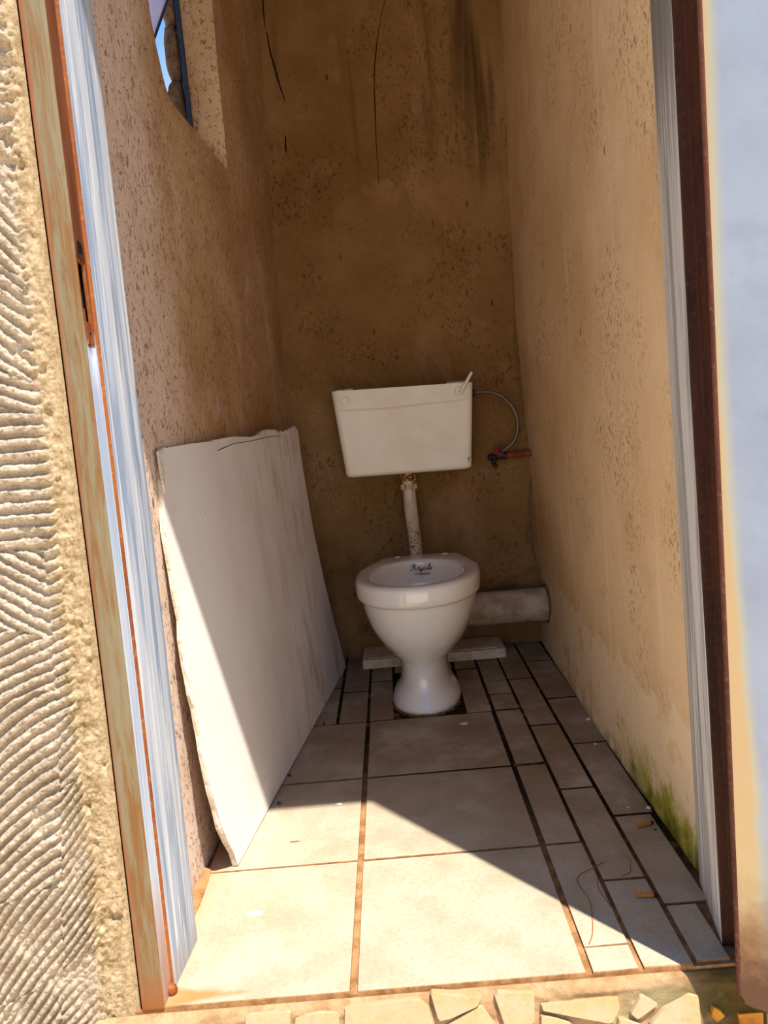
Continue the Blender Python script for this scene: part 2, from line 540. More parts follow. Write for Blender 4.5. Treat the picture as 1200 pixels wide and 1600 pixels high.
MAT['cement'] = mk_mortar('cement_dab', srgb(134, 104, 74), srgb(108, 80, 54), srgb(80, 58, 40))
k_ = NT('braided_hose', 0.4, 0.5)
k_.b.inputs['Metallic'].default_value = 0.55
_w = k_.n('ShaderNodeTexWave', wave_type='BANDS', bands_direction='DIAGONAL')
k_.t.links.new(k_.obj(), _w.inputs['Vector'])
_w.inputs['Scale'].default_value = 160
_w.inputs['Distortion'].default_value = 2
_c = k_.mix(_w.outputs['Fac'], srgb(70, 58, 46), srgb(150, 134, 114))
MAT['hose'] = k_.done(_c)
MAT['brass'] = plain('dull_chromed_brass', srgb(150, 136, 112), 0.35, 0.5, 0.8, 0.2, 90)
MAT['black_iron'] = plain('blackened_metal', srgb(52, 44, 38), 0.5, 0.4, 0.4, 0.2, 90)
MAT['copper'] = mk_rust('brown_copper', srgb(146, 74, 38), srgb(116, 52, 26), srgb(162, 96, 58))
MAT['red'] = plain('red_plastic', srgb(196, 28, 30), 0.4, 0.5)
k_ = NT('board_face', 0.75, 0.2)
_o = k_.xyz(k_.obj())
_c = k_.mix(k_.step(k_.noise(3, 5, 0.6, vec=k_.obj()), 0.35, 0.7), srgb(226, 220, 214), srgb(216, 206, 198))
_st = k_.mul(k_.step(k_.noise(9, 5, 0.65, stretch=(1, 1.6, 0.45), vec=k_.obj()), 0.47, 0.66), k_.step(_o[1], 0.25, 0.9))
_c = k_.mix(k_.mul(_st, 0.55), _c, srgb(172, 140, 116))
_sp = k_.step(k_.voro(17, vec=k_.obj()), 0.06, 0.025)
_c = k_.mix(k_.mul(_sp, k_.step(k_.noise(5, 2, vec=k_.obj()), 0.5, 0.58), 0.8), _c, srgb(110, 84, 70))
k_.bump(k_.noise(40, 4, vec=k_.obj()), 0.08, 0.002)
MAT['board'] = k_.done(_c)
MAT['board_core'] = mk_mortar('gypsum_core', srgb(232, 220, 200), srgb(214, 194, 166), srgb(176, 148, 116), sc=1.5)
MAT['navy'] = plain('navy_window_paint', srgb(38, 54, 84), 0.5, 0.4, 0, 0.2, 30)
k_ = NT('frosted_glass', 0.35, 0.5)
_c = k_.mix(k_.step(k_.noise(6, 3), 0.3, 0.7), srgb(226, 224, 238), srgb(204, 204, 224))
MAT['frost'] = k_.done(_c)
_tr = k_.n('ShaderNodeBsdfTranslucent'); k_.t.links.new(_c, _tr.inputs['Color'])
_mx = k_.n('ShaderNodeMixShader'); _mx.inputs[0].default_value = 0.7
k_.t.links.new(k_.b.outputs[0], _mx.inputs[1]); k_.t.links.new(_tr.outputs[0], _mx.inputs[2])
k_.t.links.new(_mx.outputs[0], k_.t.nodes['Material Output'].inputs['Surface'])
MAT['butt'] = plain('stained_filter_paper', srgb(196, 124, 48), 0.8, 0.2, 0, 0.15, 300, 0.3)
MAT['ash'] = plain('burnt_tip', srgb(58, 50, 54), 0.9, 0.1, 0, 0.25, 400, 0.6)
MAT['chip'] = plain('plaster_flake', srgb(232, 222, 206), 0.9, 0.1, 0, 0.15, 200, 0.4)
MAT['chip_dark'] = plain('dried_dirt', srgb(96, 78, 68), 0.9, 0.1, 0, 0.25, 200, 0.4)
MAT['thread'] = plain('rusty_thread', srgb(176, 104, 54), 0.9, 0.1, 0, 0.15, 60)
MAT['ink'] = plain('black_ink', srgb(18, 18, 22), 0.35, 0.4)
MAT['crackdark'] = plain('crack_dirt', srgb(36, 24, 14), 0.95, 0.05)


# ------------------------------------------------------------------ object helpers
def link(o, parent=None):
    COL.objects.link(o)
    if parent is not None:
        o.parent = parent
    return o


def world_loc(p):
    v = Vector((0, 0, 0))
    while p is not None:
        v += p.location; p = p.parent
    return v


def obj(name, verts, faces, mats, parent=None, smooth=False, midx=None, local=False, auto=None):
    """one mesh object; verts in world metres unless local"""
    V = np.asarray(verts, float)
    if parent is not None and not local:
        V = V - np.array(world_loc(parent))
    me = bpy.data.meshes.new(name)
    me.from_pydata([tuple(v) for v in V], [], [tuple(int(i) for i in f) for f in faces])
    for m in (mats if isinstance(mats, (list, tuple)) else [mats]):
        me.materials.append(m)
    if midx is not None:
        me.polygons.foreach_set('material_index', np.asarray(midx, dtype=np.int32))
    if smooth:
        me.polygons.foreach_set('use_smooth', np.ones(len(me.polygons), dtype=bool))
    me.update()
    bm = bmesh.new(); bm.from_mesh(me)
    bmesh.ops.recalc_face_normals(bm, faces=bm.faces)
    bm.to_mesh(me); bm.free()
    if auto is not None:
        me.set_sharp_from_angle(angle=math.radians(auto))
    return link(bpy.data.objects.new(name, me), parent)


def empty(name, loc, parent=None):
    o = bpy.data.objects.new(name, None)
    o.location = loc
    o.empty_display_size = 0.05
    return link(o, parent)


def tag(o, label=None, cat=None, group=None, kind=None):
    if label: o['label'] = label
    if cat: o['category'] = cat
    if group: o['group'] = group
    if kind: o['kind'] = kind
    return o


def structure(o, label=None):
    return tag(o, label, None, None, 'structure')


class MB:
    """gathers simple shapes into one mesh"""

    def __init__(self):
        self.v = []; self.f = []; self.mi = []

    def add(self, v, f, m=0):
        o = len(self.v)
        self.v += [tuple(p) for p in v]
        self.f += [tuple(i + o for i in q) for q in f]
        self.mi += [m] * len(f)
        return self

    def box(self, a, b, m=0, ch=0.0):
        (x0, y0, z0), (x1, y1, z1) = a, b
        if ch <= 0:
            v = [(x, y, z) for z in (z0, z1) for y in (y0, y1) for x in (x0, x1)]
            f = [(0, 2, 3, 1), (4, 5, 7, 6), (0, 1, 5, 4), (2, 6, 7, 3), (0, 4, 6, 2), (1, 3, 7, 5)]
            return self.add(v, f, m)
        bm = bmesh.new()
        bmesh.ops.create_cube(bm, size=1.0)
        for q in bm.verts:
            q.co = ((x0 + x1) / 2 + q.co.x * (x1 - x0), (y0 + y1) / 2 + q.co.y * (y1 - y0), (z0 + z1) / 2 + q.co.z * (z1 - z0))
        bmesh.ops.bevel(bm, geom=list(bm.edges), offset=ch, segments=2, profile=0.5, affect='EDGES')
        bm.verts.index_update()
        v = [tuple(q.co) for q in bm.verts]; f = [tuple(q.index for q in p.verts) for p in bm.faces]
        bm.free()
        return self.add(v, f, m)

    def tube(self, pts, r, n=12, m=0, cap=True):
        P = [Vector(p) for p in pts]
        R = list(r) if isinstance(r, (list, tuple)) else [r] * len(P)
        t0 = (P[1] - P[0]).normalized()
        a = Vector((0, 0, 1)) if abs(t0.z) < 0.9 else Vector((1, 0, 0))
        nrm = (a - t0 * a.dot(t0)).normalized()
        v = []
        for i, p in enumerate(P):
            t = (P[min(i + 1, len(P) - 1)] - P[max(i - 1, 0)]).normalized()
            nrm = (nrm - t * nrm.dot(t)).normalized()
            bi = t.cross(nrm)
            for k in range(n):
                an = 2 * math.pi * k / n
                v.append(p + (nrm * math.cos(an) + bi * math.sin(an)) * R[i])
        f = []
        for i in range(len(P) - 1):
            for k in range(n):
                f.append((i * n + k, i * n + (k + 1) % n, (i + 1) * n + (k + 1) % n, (i + 1) * n + k))
        if cap:
            f.append(tuple(range(n - 1, -1, -1)))
            f.append(tuple((len(P) - 1) * n + k for k in range(n)))
        return self.add(v, f, m)

    def prism(self, poly, o, ux, uy, t0, t1, m=0, ch=0.0):
        """polygon (u,v) in plane o+u*ux+v*uy, extruded from t0 to t1 along ux x uy; ch chamfers the t1 rim"""
        o, ux, uy = Vector(o), Vector(ux), Vector(uy)
        n = ux.cross(uy).normalized()
        N = len(poly)
        cx = sum(p[0] for p in poly) / N; cy = sum(p[1] for p in poly) / N
        v = []
        rings = [(t0, 0.0), (t1 - (t1 - t0) * (0.35 if ch else 0), 0.0)]
        if ch: rings.append((t1, ch))
        for t, c in rings:
            for (a, b) in poly:
                d = math.hypot(a - cx, b - cy) or 1e-6
                s = max(0.2, 1 - c / d)
                v.append(o + ux * (cx + (a - cx) * s) + uy * (cy + (b - cy) * s) + n * t)
        f = [tuple(range(N - 1, -1, -1))]
        for k in range(len(rings) - 1):
            for i in range(N):
                j = (i + 1) % N
                f.append((k * N + i, k * N + j, (k + 1) * N + j, (k + 1) * N + i))
        f.append(tuple((len(rings) - 1) * N + i for i in range(N)))
        return self.add(v, f, m)

    def build(self, name, mats, parent=None, smooth=False, local=False, auto=None):
        return obj(name, self.v, self.f, mats, parent, smooth or auto is not None, self.mi, local, auto)


def smooth_path(pts, n=8):
    """Catmull-Rom through pts"""
    P = [Vector(p) for p in pts]
    out = []
    for i in range(len(P) - 1):
        a, b, c, d = P[max(i - 1, 0)], P[i], P[i + 1], P[min(i + 2, len(P) - 1)]
        for k in range(n):
            t = k / n
            out.append(0.5 * ((2 * b) + (c - a) * t + (2 * a - 5 * b + 4 * c - d) * t * t + (3 * b - a - 3 * c + d) * t ** 3))
    out.append(P[-1])
    return out


def grid_faces(nu, nv, off=0, flip=False):
    f = []
    for i in range(nu - 1):
        for j in range(nv - 1):
            a = off + i * nv + j
            q = (a, a + nv, a + nv + 1, a + 1)
            f.append(q[::-1] if flip else q)
    return f


# ================================================================== STRUCTURE
# ---- left, right and back wall: solid slabs with an uneven, slightly battered inner face
def XL(y, z):
    t = (y - 0.15) / 1.54
    return -0.440 * (1 - t) + (-0.362 + 0.031 * z) * t


def XR(y, z):
    t = (y - 0.15) / 1.54
    a = 0.481 - 0.006 * z
    b = lerp_tab([(0, 0.487), (0.16, 0.506), (0.55, 0.493), (1.13, 0.474), (2.15, 0.497), (2.5, 0.50)], z)
    m = lerp_tab([(0, 0.472), (0.3, 0.478), (1.0, 0.476), (2.5, 0.48)], z)
    return a + (m - a) * np.clip(t * 2, 0, 1) + (b - m) * np.clip(t * 2 - 1, 0, 1)


def slab(u, v, inner, outer, fpos):
    """closed slab: inner face displaced grid, outer face flat grid"""
    U, V = np.meshgrid(u, v, indexing='ij')
    A = fpos(U, V, inner(U, V)).reshape(-1, 3)
    B = fpos(U, V, outer(U, V)).reshape(-1, 3)
    nu, nv = len(u), len(v); n = nu * nv
    f = grid_faces(nu, nv) + grid_faces(nu, nv, n, True)
    for i in range(nu - 1):
        a, b = i * nv, (i + 1) * nv
        f.append((a, a + n, b + n, b))
        a, b = i * nv + nv - 1, (i + 1) * nv + nv - 1
        f.append((a, b, b + n, a + n))
    for j in range(nv - 1):
        f.append((j, j + 1, j + 1 + n, j + n))
        a = (nu - 1) * nv + j
        f.append((a, a + n, a + 1 + n, a + 1))
    return np.vstack([A, B]), f


ys = np.linspace(0.155, 1.80, 84)
zs = np.linspace(-0.20, 2.44, 130)
rough_l = lambda y, z: XL(y, z) + 0.0022 * fbm(y * 6, z * 5, 4, 3)
rough_r = lambda y, z: XR(y, z) + 0.0022 * fbm(y * 5, z * 5, 4, 9)
vl, fl = slab(ys, zs, rough_l, lambda y, z: 0 * y - 0.492, lambda y, z, x: np.stack([x, y, z], -1))
wall_left = obj('wall_left', vl, fl, MAT['wall_l'], smooth=True, auto=35)
structure(wall_left, 'pitted ochre plaster wall with the broken little window')


def cut(target, cutter):
    md = target.modifiers.new('cut', 'BOOLEAN')
    md.operation = 'DIFFERENCE'; md.solver = 'EXACT'; md.object = cutter
    dg = bpy.context.evaluated_depsgraph_get()
    me = bpy.data.meshes.new_from_object(target.evaluated_get(dg))
    target.modifiers.clear()
    old = target.data; target.data = me
    bpy.data.meshes.remove(old)
    bpy.data.objects.remove(cutter)


# opening outline in (y, z): level sill, straight far jamb, eroded near jamb with a round lower corner
near = [(0.613, 2.15), (0.616, 1.98), (0.618, 1.77), (0.627, 1.69), (0.643, 1.632), (0.661, 1.588), (0.678, 1.563), (0.697, 1.550), (0.725, 1.545)]
hole = near + [(0.85, 1.540), (1.00, 1.533), (1.129, 1.528), (1.129, 1.82), (1.131, 2.15)]
c1 = MB().prism([(y, z) for y, z in hole], (0, 0, 0), (0, 1, 0), (0, 0, 1), -0.60, -0.20).build('cutter', MAT['wall_l'])
cut(wall_left, c1)
hole2 = [(0.57, 1.49), (1.18, 1.49), (1.18, 2.32), (0.57, 2.32)]
c2 = MB().prism(hole2, (0, 0, 0), (0, 1, 0), (0, 0, 1), -0.60, -0.4485).build('cutter', MAT['wall_l'])
cut(wall_left, c2)
wall_left.data.polygons.foreach_set('use_smooth', np.ones(len(wall_left.data.polygons), dtype=bool))
wall_left.data.set_sharp_from_angle(angle=math.radians(30))

vr, fr = slab(ys, zs, rough_r, lambda y, z: 0 * y + 0.62, lambda y, z, x: np.stack([x, y, z], -1))
wall_right = obj('wall_right', vr, fr, MAT['wall_r'], smooth=True, auto=35)
structure(wall_right, 'warm ochre plaster wall with moss along its foot')

xs = np.linspace(-0.475, 0.62, 64)
vb, fb = slab(xs, zs, lambda x, z: 1.69 + 0.003 * fbm(x * 5 + 9, z * 4, 4, 5), lambda x, z: 0 * x + 1.85,
              lambda x, z, y: np.stack([x, y, z], -1))
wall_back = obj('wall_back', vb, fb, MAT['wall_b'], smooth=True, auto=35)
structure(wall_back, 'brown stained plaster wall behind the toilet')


def crack_strip(name, pts, w, parent, y=1.6905, mat='crackdark'):
    """a thin raised seam of dirt following a crack in the back wall"""
    mb = MB()
    path = smooth_path([(p[0], y - 0.002, p[1]) for p in pts], 6)
    n = len(path)
    rad = [w * (0.35 + 0.65 * math.sin(math.pi * min(1, (i + 1) / n))) * (0.8 + 0.4 * random.random()) for i in range(n)]
    mb.tube([(p.x + random.uniform(-.0006, .0006), p.y, p.z) for p in path], rad, 6)
    return mb.build(name, MAT[mat], parent)


crack_strip('wall_crack', [(-0.2731, 2.1207), (-0.27, 2.0708), (-0.2622, 2.0244), (-0.25, 1.9592), (-0.2352, 1.8976)], 0.0030, wall_back)
crack_strip('wall_crack', [(-0.2461, 1.7932), (-0.2485, 1.765), (-0.2499, 1.7364)], 0.0026, wall_back)
crack_strip('wall_crack', [(-0.262, 2.24), (-0.272, 2.32), (-0.278, 2.13)], 0.0030, wall_back)
crack_strip('wall_crack', [(0.126, 2.20), (0.0863, 2.0685), (0.0651, 1.9509), (0.0547, 1.7905), (0.0488, 1.6067)], 0.0018, wall_back, 1.6915)

# chipped seam down the right-hand corner
for pts_, w_ in (([(0.488, 0.585), (0.480, 0.52), (0.473, 0.45), (0.472, 0.39), (0.482, 0.31), (0.492, 0.24)], 0.0045), ([(0.462, 0.42), (0.466, 0.385), (0.460, 0.355)], 0.005), ([(0.476, 1.30), (0.470, 1.16), (0.468, 1.04), (0.470, 0.92), (0.478, 0.80), (0.484, 0.70)], 0.0022)):
    crack_strip('chipped_plaster', pts_, w_, wall_back, 1.690, 'cement')

# ---- ceiling / roof slab; unseen front overhang sized to end the sun patch
roof = MB().box((-0.62, -0.194, 2.42), (0.72, 1.95, 2.50), 0).build('ceiling', MAT['ceil'])
structure(roof, 'flat grey roof slab over the cubicle')

# ---- front wall: the facade left of, right of and above the door frame
mb = MB()
mb.box((-1.5, 0.014, -0.24), (-0.446, 0.150, 2.42))
mb.box((0.505, 0.014, -0.24), (1.7, 0.150, 2.42))
mb.box((-0.446, 0.014, 2.350), (0.505, 0.150, 2.42))
wall_front = mb.build('wall_front', MAT['facade'])
structure(wall_front, 'sunlit outer wall around the doorway')


# combed scratch coat and rough mortar beside the frame, as relief on the front wall
def comb_relief():
    nz, nx = 1740, 290
    z = np.linspace(-0.20, 2.42, nz)
    right = -0.4425 + lerp_tab([(0, 0), (0.5, 0.0085), (1.0, 0.0135), (1.45, 0.0175), (2.1, 0.019)], z)
    far = np.linspace(-1.49, -0.765, 100); s = np.linspace(0, 1, 190) ** 0.9
    RX = right[:, None]
    X = np.hstack([np.repeat(far[None, :], nz, 0), -0.76 + (RX + 0.76) * s[None, :]])
    Z = np.repeat(z[:, None], nx, 1)
    S = np.hstack([np.zeros((nz, 100)), np.repeat(s[None, :], nz, 0)])
    edge = lerp_tab([(-0.2, -0.53), (-0.018, -0.51), (0.234, -0.476), (0.333, -0.482), (0.569, -0.470), (0.751, -0.466), (1.011, -0.462),
                     (1.12, -0.455), (1.175, -0.455), (1.334, -0.440), (1.7, -0.438)], Z) + 0.005 * fbm(Z * 60, X * 5, 3, 4)
    band = lerp_tab([(-0.2, -0.60), (-0.014, -0.557), (0.287, -0.516), (0.50, -0.494), (0.699, -0.484), (0.74, -0.46)], Z) + 0.002 * fbm(Z * 50, X, 2, 8)
    wob = 0.0016 * fbm(X * 30, Z * 30, 3, 21)
    x0 = X + 0.50
    xc = np.maximum(x0, -0.27)

    def ridges(slope, pitch, off, curve=0.0):
        ph = (Z - slope * xc - curve * xc * xc - 0.10 * (x0 - xc) + wob + off) / pitch
        c = 0.5 + 0.5 * np.cos(2 * np.pi * ph)
        return np.clip(c * 1.35, 0, 1) ** 0.85

    # trowel strokes of the wide comb, bottom to top: (lower limit at x0=0, slope, pitch, curve)
    strokes = [(-9, 1.02, 0.0190, -1.2), (0.085, 0.80, 0.0195, -1.8), (0.215, 0.40, 0.0185, -2.2), (0.505, 0.30, 0.0165, -0.8), (0.578, -0.62, 0.0190, 1.5),
               (0.700, -0.02, 0.0172, -0.4), (0.895, -0.45, 0.0170, 2.0), (0.945, -0.86, 0.0205, 1.0), (1.085, -1.05, 0.0230, -4.0),
               (1.50, 0.25, 0.0190, 0.8), (1.80, -0.30, 0.0185, 0.5), (2.08, 0.40, 0.0190, 0.0)]
    H = np.zeros_like(Z)
    for (lo, sl, pi, cu) in strokes:
        reg = (Z - 0.5 * sl * xc + 0.004 * fbm(X * 40, Z * 40, 2, 31)) > lo
        H = np.where(reg, ridges(sl, pi, lo * 3.7, cu), H)
    # narrow comb nearer the frame, low down
    R = ridges(0.85, 0.0155, 0.0)
    R = np.where(Z - 0.4 * x0 > 0.10, ridges(1.15, 0.0150, 0.003), R)
    R = np.where(Z - 0.4 * x0 > 0.36, ridges(0.85, 0.0160, 0.003), R)
    R = np.where(Z - 0.3 * x0 > 0.46, ridges(0.32, 0.0160, 0.0), R)
    inb = X > band
    H = np.where(inb, R, H)
    amp = 0.0100 * (0.80 + 0.35 * fbm(X * 14, Z * 14, 3, 41))
    amp = np.where(inb, amp * 0.82, amp)
    # bald and broken patches
    bald = np.clip((fbm(X * 22 + 3, Z * 16, 3, 51) - 0.22) * 5, 0, 1)
    amp = amp * (1 - 0.65 * bald)
    jag = 0.0020 * fbm(X * 130, Z * 160, 3, 61) + 0.0010 * fbm(X * 420, Z * 420, 2, 65)
    comb = 0.0045 + amp * H + jag * (0.4 + H)
    comb += np.where(np.abs(X - band) < 0.0035, 0.0022 * fbm(X * 150, Z * 90, 3, 68), 0)
    # top: raw aggregate instead of ridges
    raw = 0.004 + 0.0115 * fbm(X * 90, Z * 90, 4, 71)
    t = np.clip((Z - 1.17 + 0.02 * fbm(X * 40, Z * 40, 2, 81)) / 0.03, 0, 1)
    t = t * np.clip((X + 0.62 + 0.03 * fbm(Z * 12, X * 12, 2, 83)) / 0.06, 0, 1)
    comb = comb * (1 - t) + raw * t
    # rough mortar strip, flatter towards the frame
    d = np.clip((X - edge) / np.maximum(RX - edge, 1e-4), 0, 1)
    strip = 0.0055 * (1 - d) + 0.0040 * (1 - 0.8 * d) * fbm(X * 150, Z * 140, 4, 91) + 0.0016 * fbm(X * 40, Z * 18, 3, 93)
    gouge = np.clip(fbm(X * 55, Z * 34, 3, 95) - 0.34, 0, 1) * 0.020
    strip = strip - gouge
    m = np.clip((X - edge) / 0.006, 0, 1)
    h = comb * (1 - m) + strip * m
    h = np.where(S > 0.985, -0.006, h)
    Y = 0.0 - h
    V = np.stack([X, Y, Z], -1).reshape(-1, 3)
    return V, nz, nx


V, nz, nx = comb_relief()
me = bpy.data.meshes.new('combed_plaster')
ii, jj = np.meshgrid(np.arange(nz - 1), np.arange(nx - 1), indexing='ij')
a = (ii * nx + jj).ravel()
Q = np.stack([a, a + 1, a + nx + 1, a + nx], -1)
me.vertices.add(len(V)); me.vertices.foreach_set('co', V.ravel())
me.loops.add(Q.size); me.loops.foreach_set('vertex_index', Q.ravel().astype(np.int32))
me.polygons.add(len(Q))
me.polygons.foreach_set('loop_start', np.arange(0, Q.size, 4, dtype=np.int32))
me.polygons.foreach_set('use_smooth', np.ones(len(Q), dtype=bool))
me.materials.append(MAT['comb'])
me.update(calc_edges=True); me.validate()
comb = link(bpy.data.objects.new('combed_plaster', me), wall_front)
tag(comb, 'combed scratch coat with rough sandy edge')

# ---- yard ground outside
gx = np.linspace(-6, 6, 61); gy = np.linspace(-9, 0.013, 46)
GX, GY = np.meshgrid(gx, gy, indexing='ij')
GZ = -0.205 + 0.012 * fbm(GX * 1.3, GY * 1.3, 3, 7)
ground = obj('ground', np.stack([GX, GY, GZ], -1).reshape(-1, 3), grid_faces(61, 46), MAT['ground'], smooth=True)
structure(ground, 'dusty sunlit yard in front of the doorway')

# ---- door step: rough mortar riser faced with broken stone
prof = [(0.15, -0.012), (0.03, -0.010), (0.000, -0.0095), (-0.004, -0.010), (-0.008, -0.014), (-0.012, -0.022), (-0.016, -0.036),
        (-0.020, -0.050), (-0.0245, -0.068), (-0.030, -0.09), (-0.041, -0.13), (-0.060, -0.20), (-0.066, -0.235)]
pp = []
for i in range(len(prof) - 1):
    for k in range(5):
        t = k / 5
        pp.append((prof[i][0] * (1 - t) + prof[i + 1][0] * t, prof[i][1] * (1 - t) + prof[i + 1][1] * t))
pp.append(prof[-1])
pp = np.array(pp)
sx = np.linspace(-0.70, 0.72, 360)
SX, PI = np.meshgrid(sx, np.arange(len(pp)), indexing='ij')
PY, PZ = pp[PI, 0], pp[PI, 1]
w = np.clip((-PZ - 0.010) / 0.012, 0, 1)
dn = 0.0042 * fbm(SX * 42, PZ * 60, 4, 13) * w
lip = 0.0045 * np.clip(1 - np.abs(PZ + 0.021) / 0.010, 0, 1) * (fbm(SX * 26, PZ * 20, 3, 19) + 0.3)
heap = 0.010 * np.exp(-((SX + 0.44) / 0.05) ** 2) * w + np.clip(SX - 0.39, 0, 0.1) * 0.10 * w
SV = np.stack([SX, PY - dn - lip - heap, PZ + 0.3 * dn], -1).reshape(-1, 3)
step = obj('trim_2', SV, grid_faces(360, len(pp), 0, True), MAT['step'], smooth=True)
structure(step, 'rough mortar door step faced with broken stone')

STONES = {
    'a': [(-0.283, -0.013), (-0.215, -0.013), (-0.215, -0.050), (-0.285, -0.048)],
    'b': [(-0.211, -0.024), (-0.192, -0.019), (-0.173, -0.017), (-0.144, -0.020), (-0.142, -0.058), (-0.21, -0.052)],
    'c': [(-0.136, -0.013), (-0.026, -0.010), (-0.012, -0.023), (-0.006, -0.046), (-0.043, -0.052), (-0.14, -0.050)],
    'd': [(-0.009, -0.003), (0.034, -0.009), (0.047, -0.015), (0.067, -0.014), (0.060, -0.026), (0.016, -0.040), (-0.001, -0.041)],
    'e': [(0.083, -0.009), (0.144, -0.014), (0.141, -0.051), (0.129, -0.063), (0.096, -0.060)],
    'f': [(0.010, -0.049), (0.065, -0.024), (0.088, -0.062), (0.02, -0.070)],
    'g': [(0.151, -0.031), (0.264, -0.029), (0.266, -0.042), (0.252, -0.063), (0.203, -0.052), (0.152, -0.038)],
    'h': [(0.149, -0.044), (0.171, -0.049), (0.193, -0.058), (0.191, -0.080), (0.146, -0.075)],
    'i': [(0.298, -0.028), (0.321, -0.043), (0.288, -0.061), (0.278, -0.052)],
    'j': [(0.262, -0.056), (0.292, -0.066), (0.296, -0.088), (0.251, -0.085)],
    'k': [(0.367, -0.033), (0.381, -0.036), (0.378, -0.098), (0.304, -0.068), (0.327, -0.049)],
    'l': [(0.399, -0.050), (0.410, -0.057), (0.415, -0.065), (0.402, -0.073), (0.393, -0.063)],
    'o1': [(0.432, -0.062), (0.470, -0.062), (0.465, -0.100), (0.436, -0.098)],
    'm': [(0.474, -0.062), (0.520, -0.058), (0.520, -0.100), (0.470, -0.098)],
    'n': [(0.399, -0.078), (0.413, -0.076), (0.420, -0.100), (0.394, -0.098)],
    'p': [(-0.38, -0.035), (-0.30, -0.045), (-0.30, -0.09), (-0.37, -0.085)],
}
for i in range(9):     # the rows below, out of the photograph's frame
    x = -0.36 + i * 0.095
    STONES['q%d' % i] = [(x, -0.105 - 0.01 * (i % 2)), (x + 0.075, -0.108), (x + 0.082, -0.150), (x + 0.03, -0.168), (x - 0.004, -0.150)]
RU = Vector((1, 0, 0)); RV = Vector((0, 0.28, 1.0)).normalized()
for key, poly in STONES.items():
    zc = sum(p[1] for p in poly) / len(poly)
    mb = MB()
    pol = [(p[0], (p[1]) * 1.0385) for p in poly]
    # round the outline a touch by chipping each corner
    N = len(pol); out = []
    for i in range(N):
        p0, p1, p2 = pol[i - 1], pol[i], pol[(i + 1) % N]
        t = random.uniform(0.04, 0.12)
        out.append((p1[0] + (p0[0] - p1[0]) * t, p1[1] + (p0[1] - p1[1]) * t))
        out.append((p1[0] + (p2[0] - p1[0]) * t, p1[1] + (p2[1] - p1[1]) * t))
    out = out[::-1] if sum(out[i][0] * out[(i + 1) % len(out)][1] - out[(i + 1) % len(out)][0] * out[i][1] for i in range(len(out))) < 0 else out
    # ux x uy points to -y, out of the riser
    mb.prism(out, (0, -0.006, 0), RU, RV, -0.008, random.uniform(0.0065, 0.0095), 0, 0.0016)
    mb.build('paving_stone', MAT['paving_o'] if key in ('o1', 'l') else MAT['paving'], step)

# ---- floor: mortar bed (grout) with every tile a part
bed = MB().box((-0.47, 0.0, -0.20), (0.55, 1.75, -0.0042)).build('floor', MAT['grout'])
structure(bed, 'tiled floor of the cubicle')


def tile(x0, x1, y0, y1, dz=0.0, poly=None):
    p = poly or [(x0, y0), (x1, y0), (x1, y1), (x0, y1)]
    p = [(a + random.uniform(-.0007, .0007), b + random.uniform(-.0007, .0007)) for a, b in p]
    z = random.uniform(-0.0006, 0.0004) + dz
    mb = MB().prism(p, (0, 0, 0), (1, 0, 0), (0, 1, 0), -0.0050, z, 1, 0.0010)
    mb.mi[-1] = 0
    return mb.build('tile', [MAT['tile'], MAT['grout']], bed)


G = 0.0055
ROW = [0.0, 0.353, 0.7057, 1.057]
for k in range(3):
    y0, y1 = ROW[k] + (G / 2 if k else 0), ROW[k + 1] - G / 2
    tile(-0.418, -0.122 - G, y0, y1)
    tile(-0.122 + G, 0.2295 - G, y0, y1)
for y0, y1 in ((0.0, 0.054), (0.0565, 0.353 - G / 2), (0.353 + G / 2, 0.7057 - G), (0.7057 + G, 1.057 - G / 2), (1.057 + G, 1.186 - G / 2), (1.186 + G / 2, 1.51), (1.515, 1.69)):
    tile(0.2295 + G, 0.3064 - 0.004, y0, y1)
for y0, y1 in ((0.0, 0.223), (0.223, 0.569), (0.569, 0.931), (0.931, 1.304), (1.304, 1.69)):
    tile(0.3064 + 0.004, 0.3865 - 0.004, y0 + G / 2 if y0 else 0, y1 - G / 2)
for y0, y1 in ((0.004, 0.143), (0.143, 0.439), (0.439, 0.797), (0.797, 1.114), (1.114, 1.46), (1.46, 1.69)):
    tile(0.3865 + 0.004, (0.475 if y0 > 0.7 else 0.470 if y0 > 0.4 else 0.463) if y0 > 0.1 else 0.440, y0 + G / 2, y1 - G / 2)
# narrow cut pieces left and right of the pan; the bed is bare around its foot
for (x0, x1), cuts in (((-0.330, -0.213), (1.057, 1.36, 1.69)), ((-0.204, -0.126), (1.057, 1.312, 1.69)),
                       ((-0.118, -0.050), (1.057, 1.39, 1.69)), ((0.157, 0.2255), (1.057, 1.442, 1.69))):
    for i in range(len(cuts) - 1):
        tile(x0, x1, cuts[i] + G / 2, cuts[i + 1] - G / 2, -0.0004)
tile(-0.042, 0.148, 1.46, 1.69)

# dirt fillet along the foot of the left wall
mb = MB()
mb.prism([(-0.436, 0.16), (-0.414, 0.16), (-0.408, 0.25), (-0.410, 0.33), (-0.414, 0.372), (-0.43, 0.38)], (0, 0, 0), (1, 0, 0), (0, 1, 0), -0.005, 0.0015, 0, 0.003)
mb.build('mortar_fillet', MAT['grout'], bed)


# ================================================================== DOOR FRAME
def round_profile(pts, r=0.003, n=3):
    out = [pts[0]]
    for i in range(1, len(pts) - 1):
        p, a, b = Vector(pts[i]), Vector(pts[i - 1]), Vector(pts[i + 1])
        u = (a - p); v = (b - p)
        rr = min(r, u.length * 0.45, v.length * 0.45)
        s, e = p + u.normalized() * rr, p + v.normalized() * rr
        for k in range(n + 1):
            t = k / n
            q = s * (1 - t) ** 2 + p * 2 * t * (1 - t) + e * t * t
            out.append((q.x, q.y))
    out.append(pts[-1])
    return out


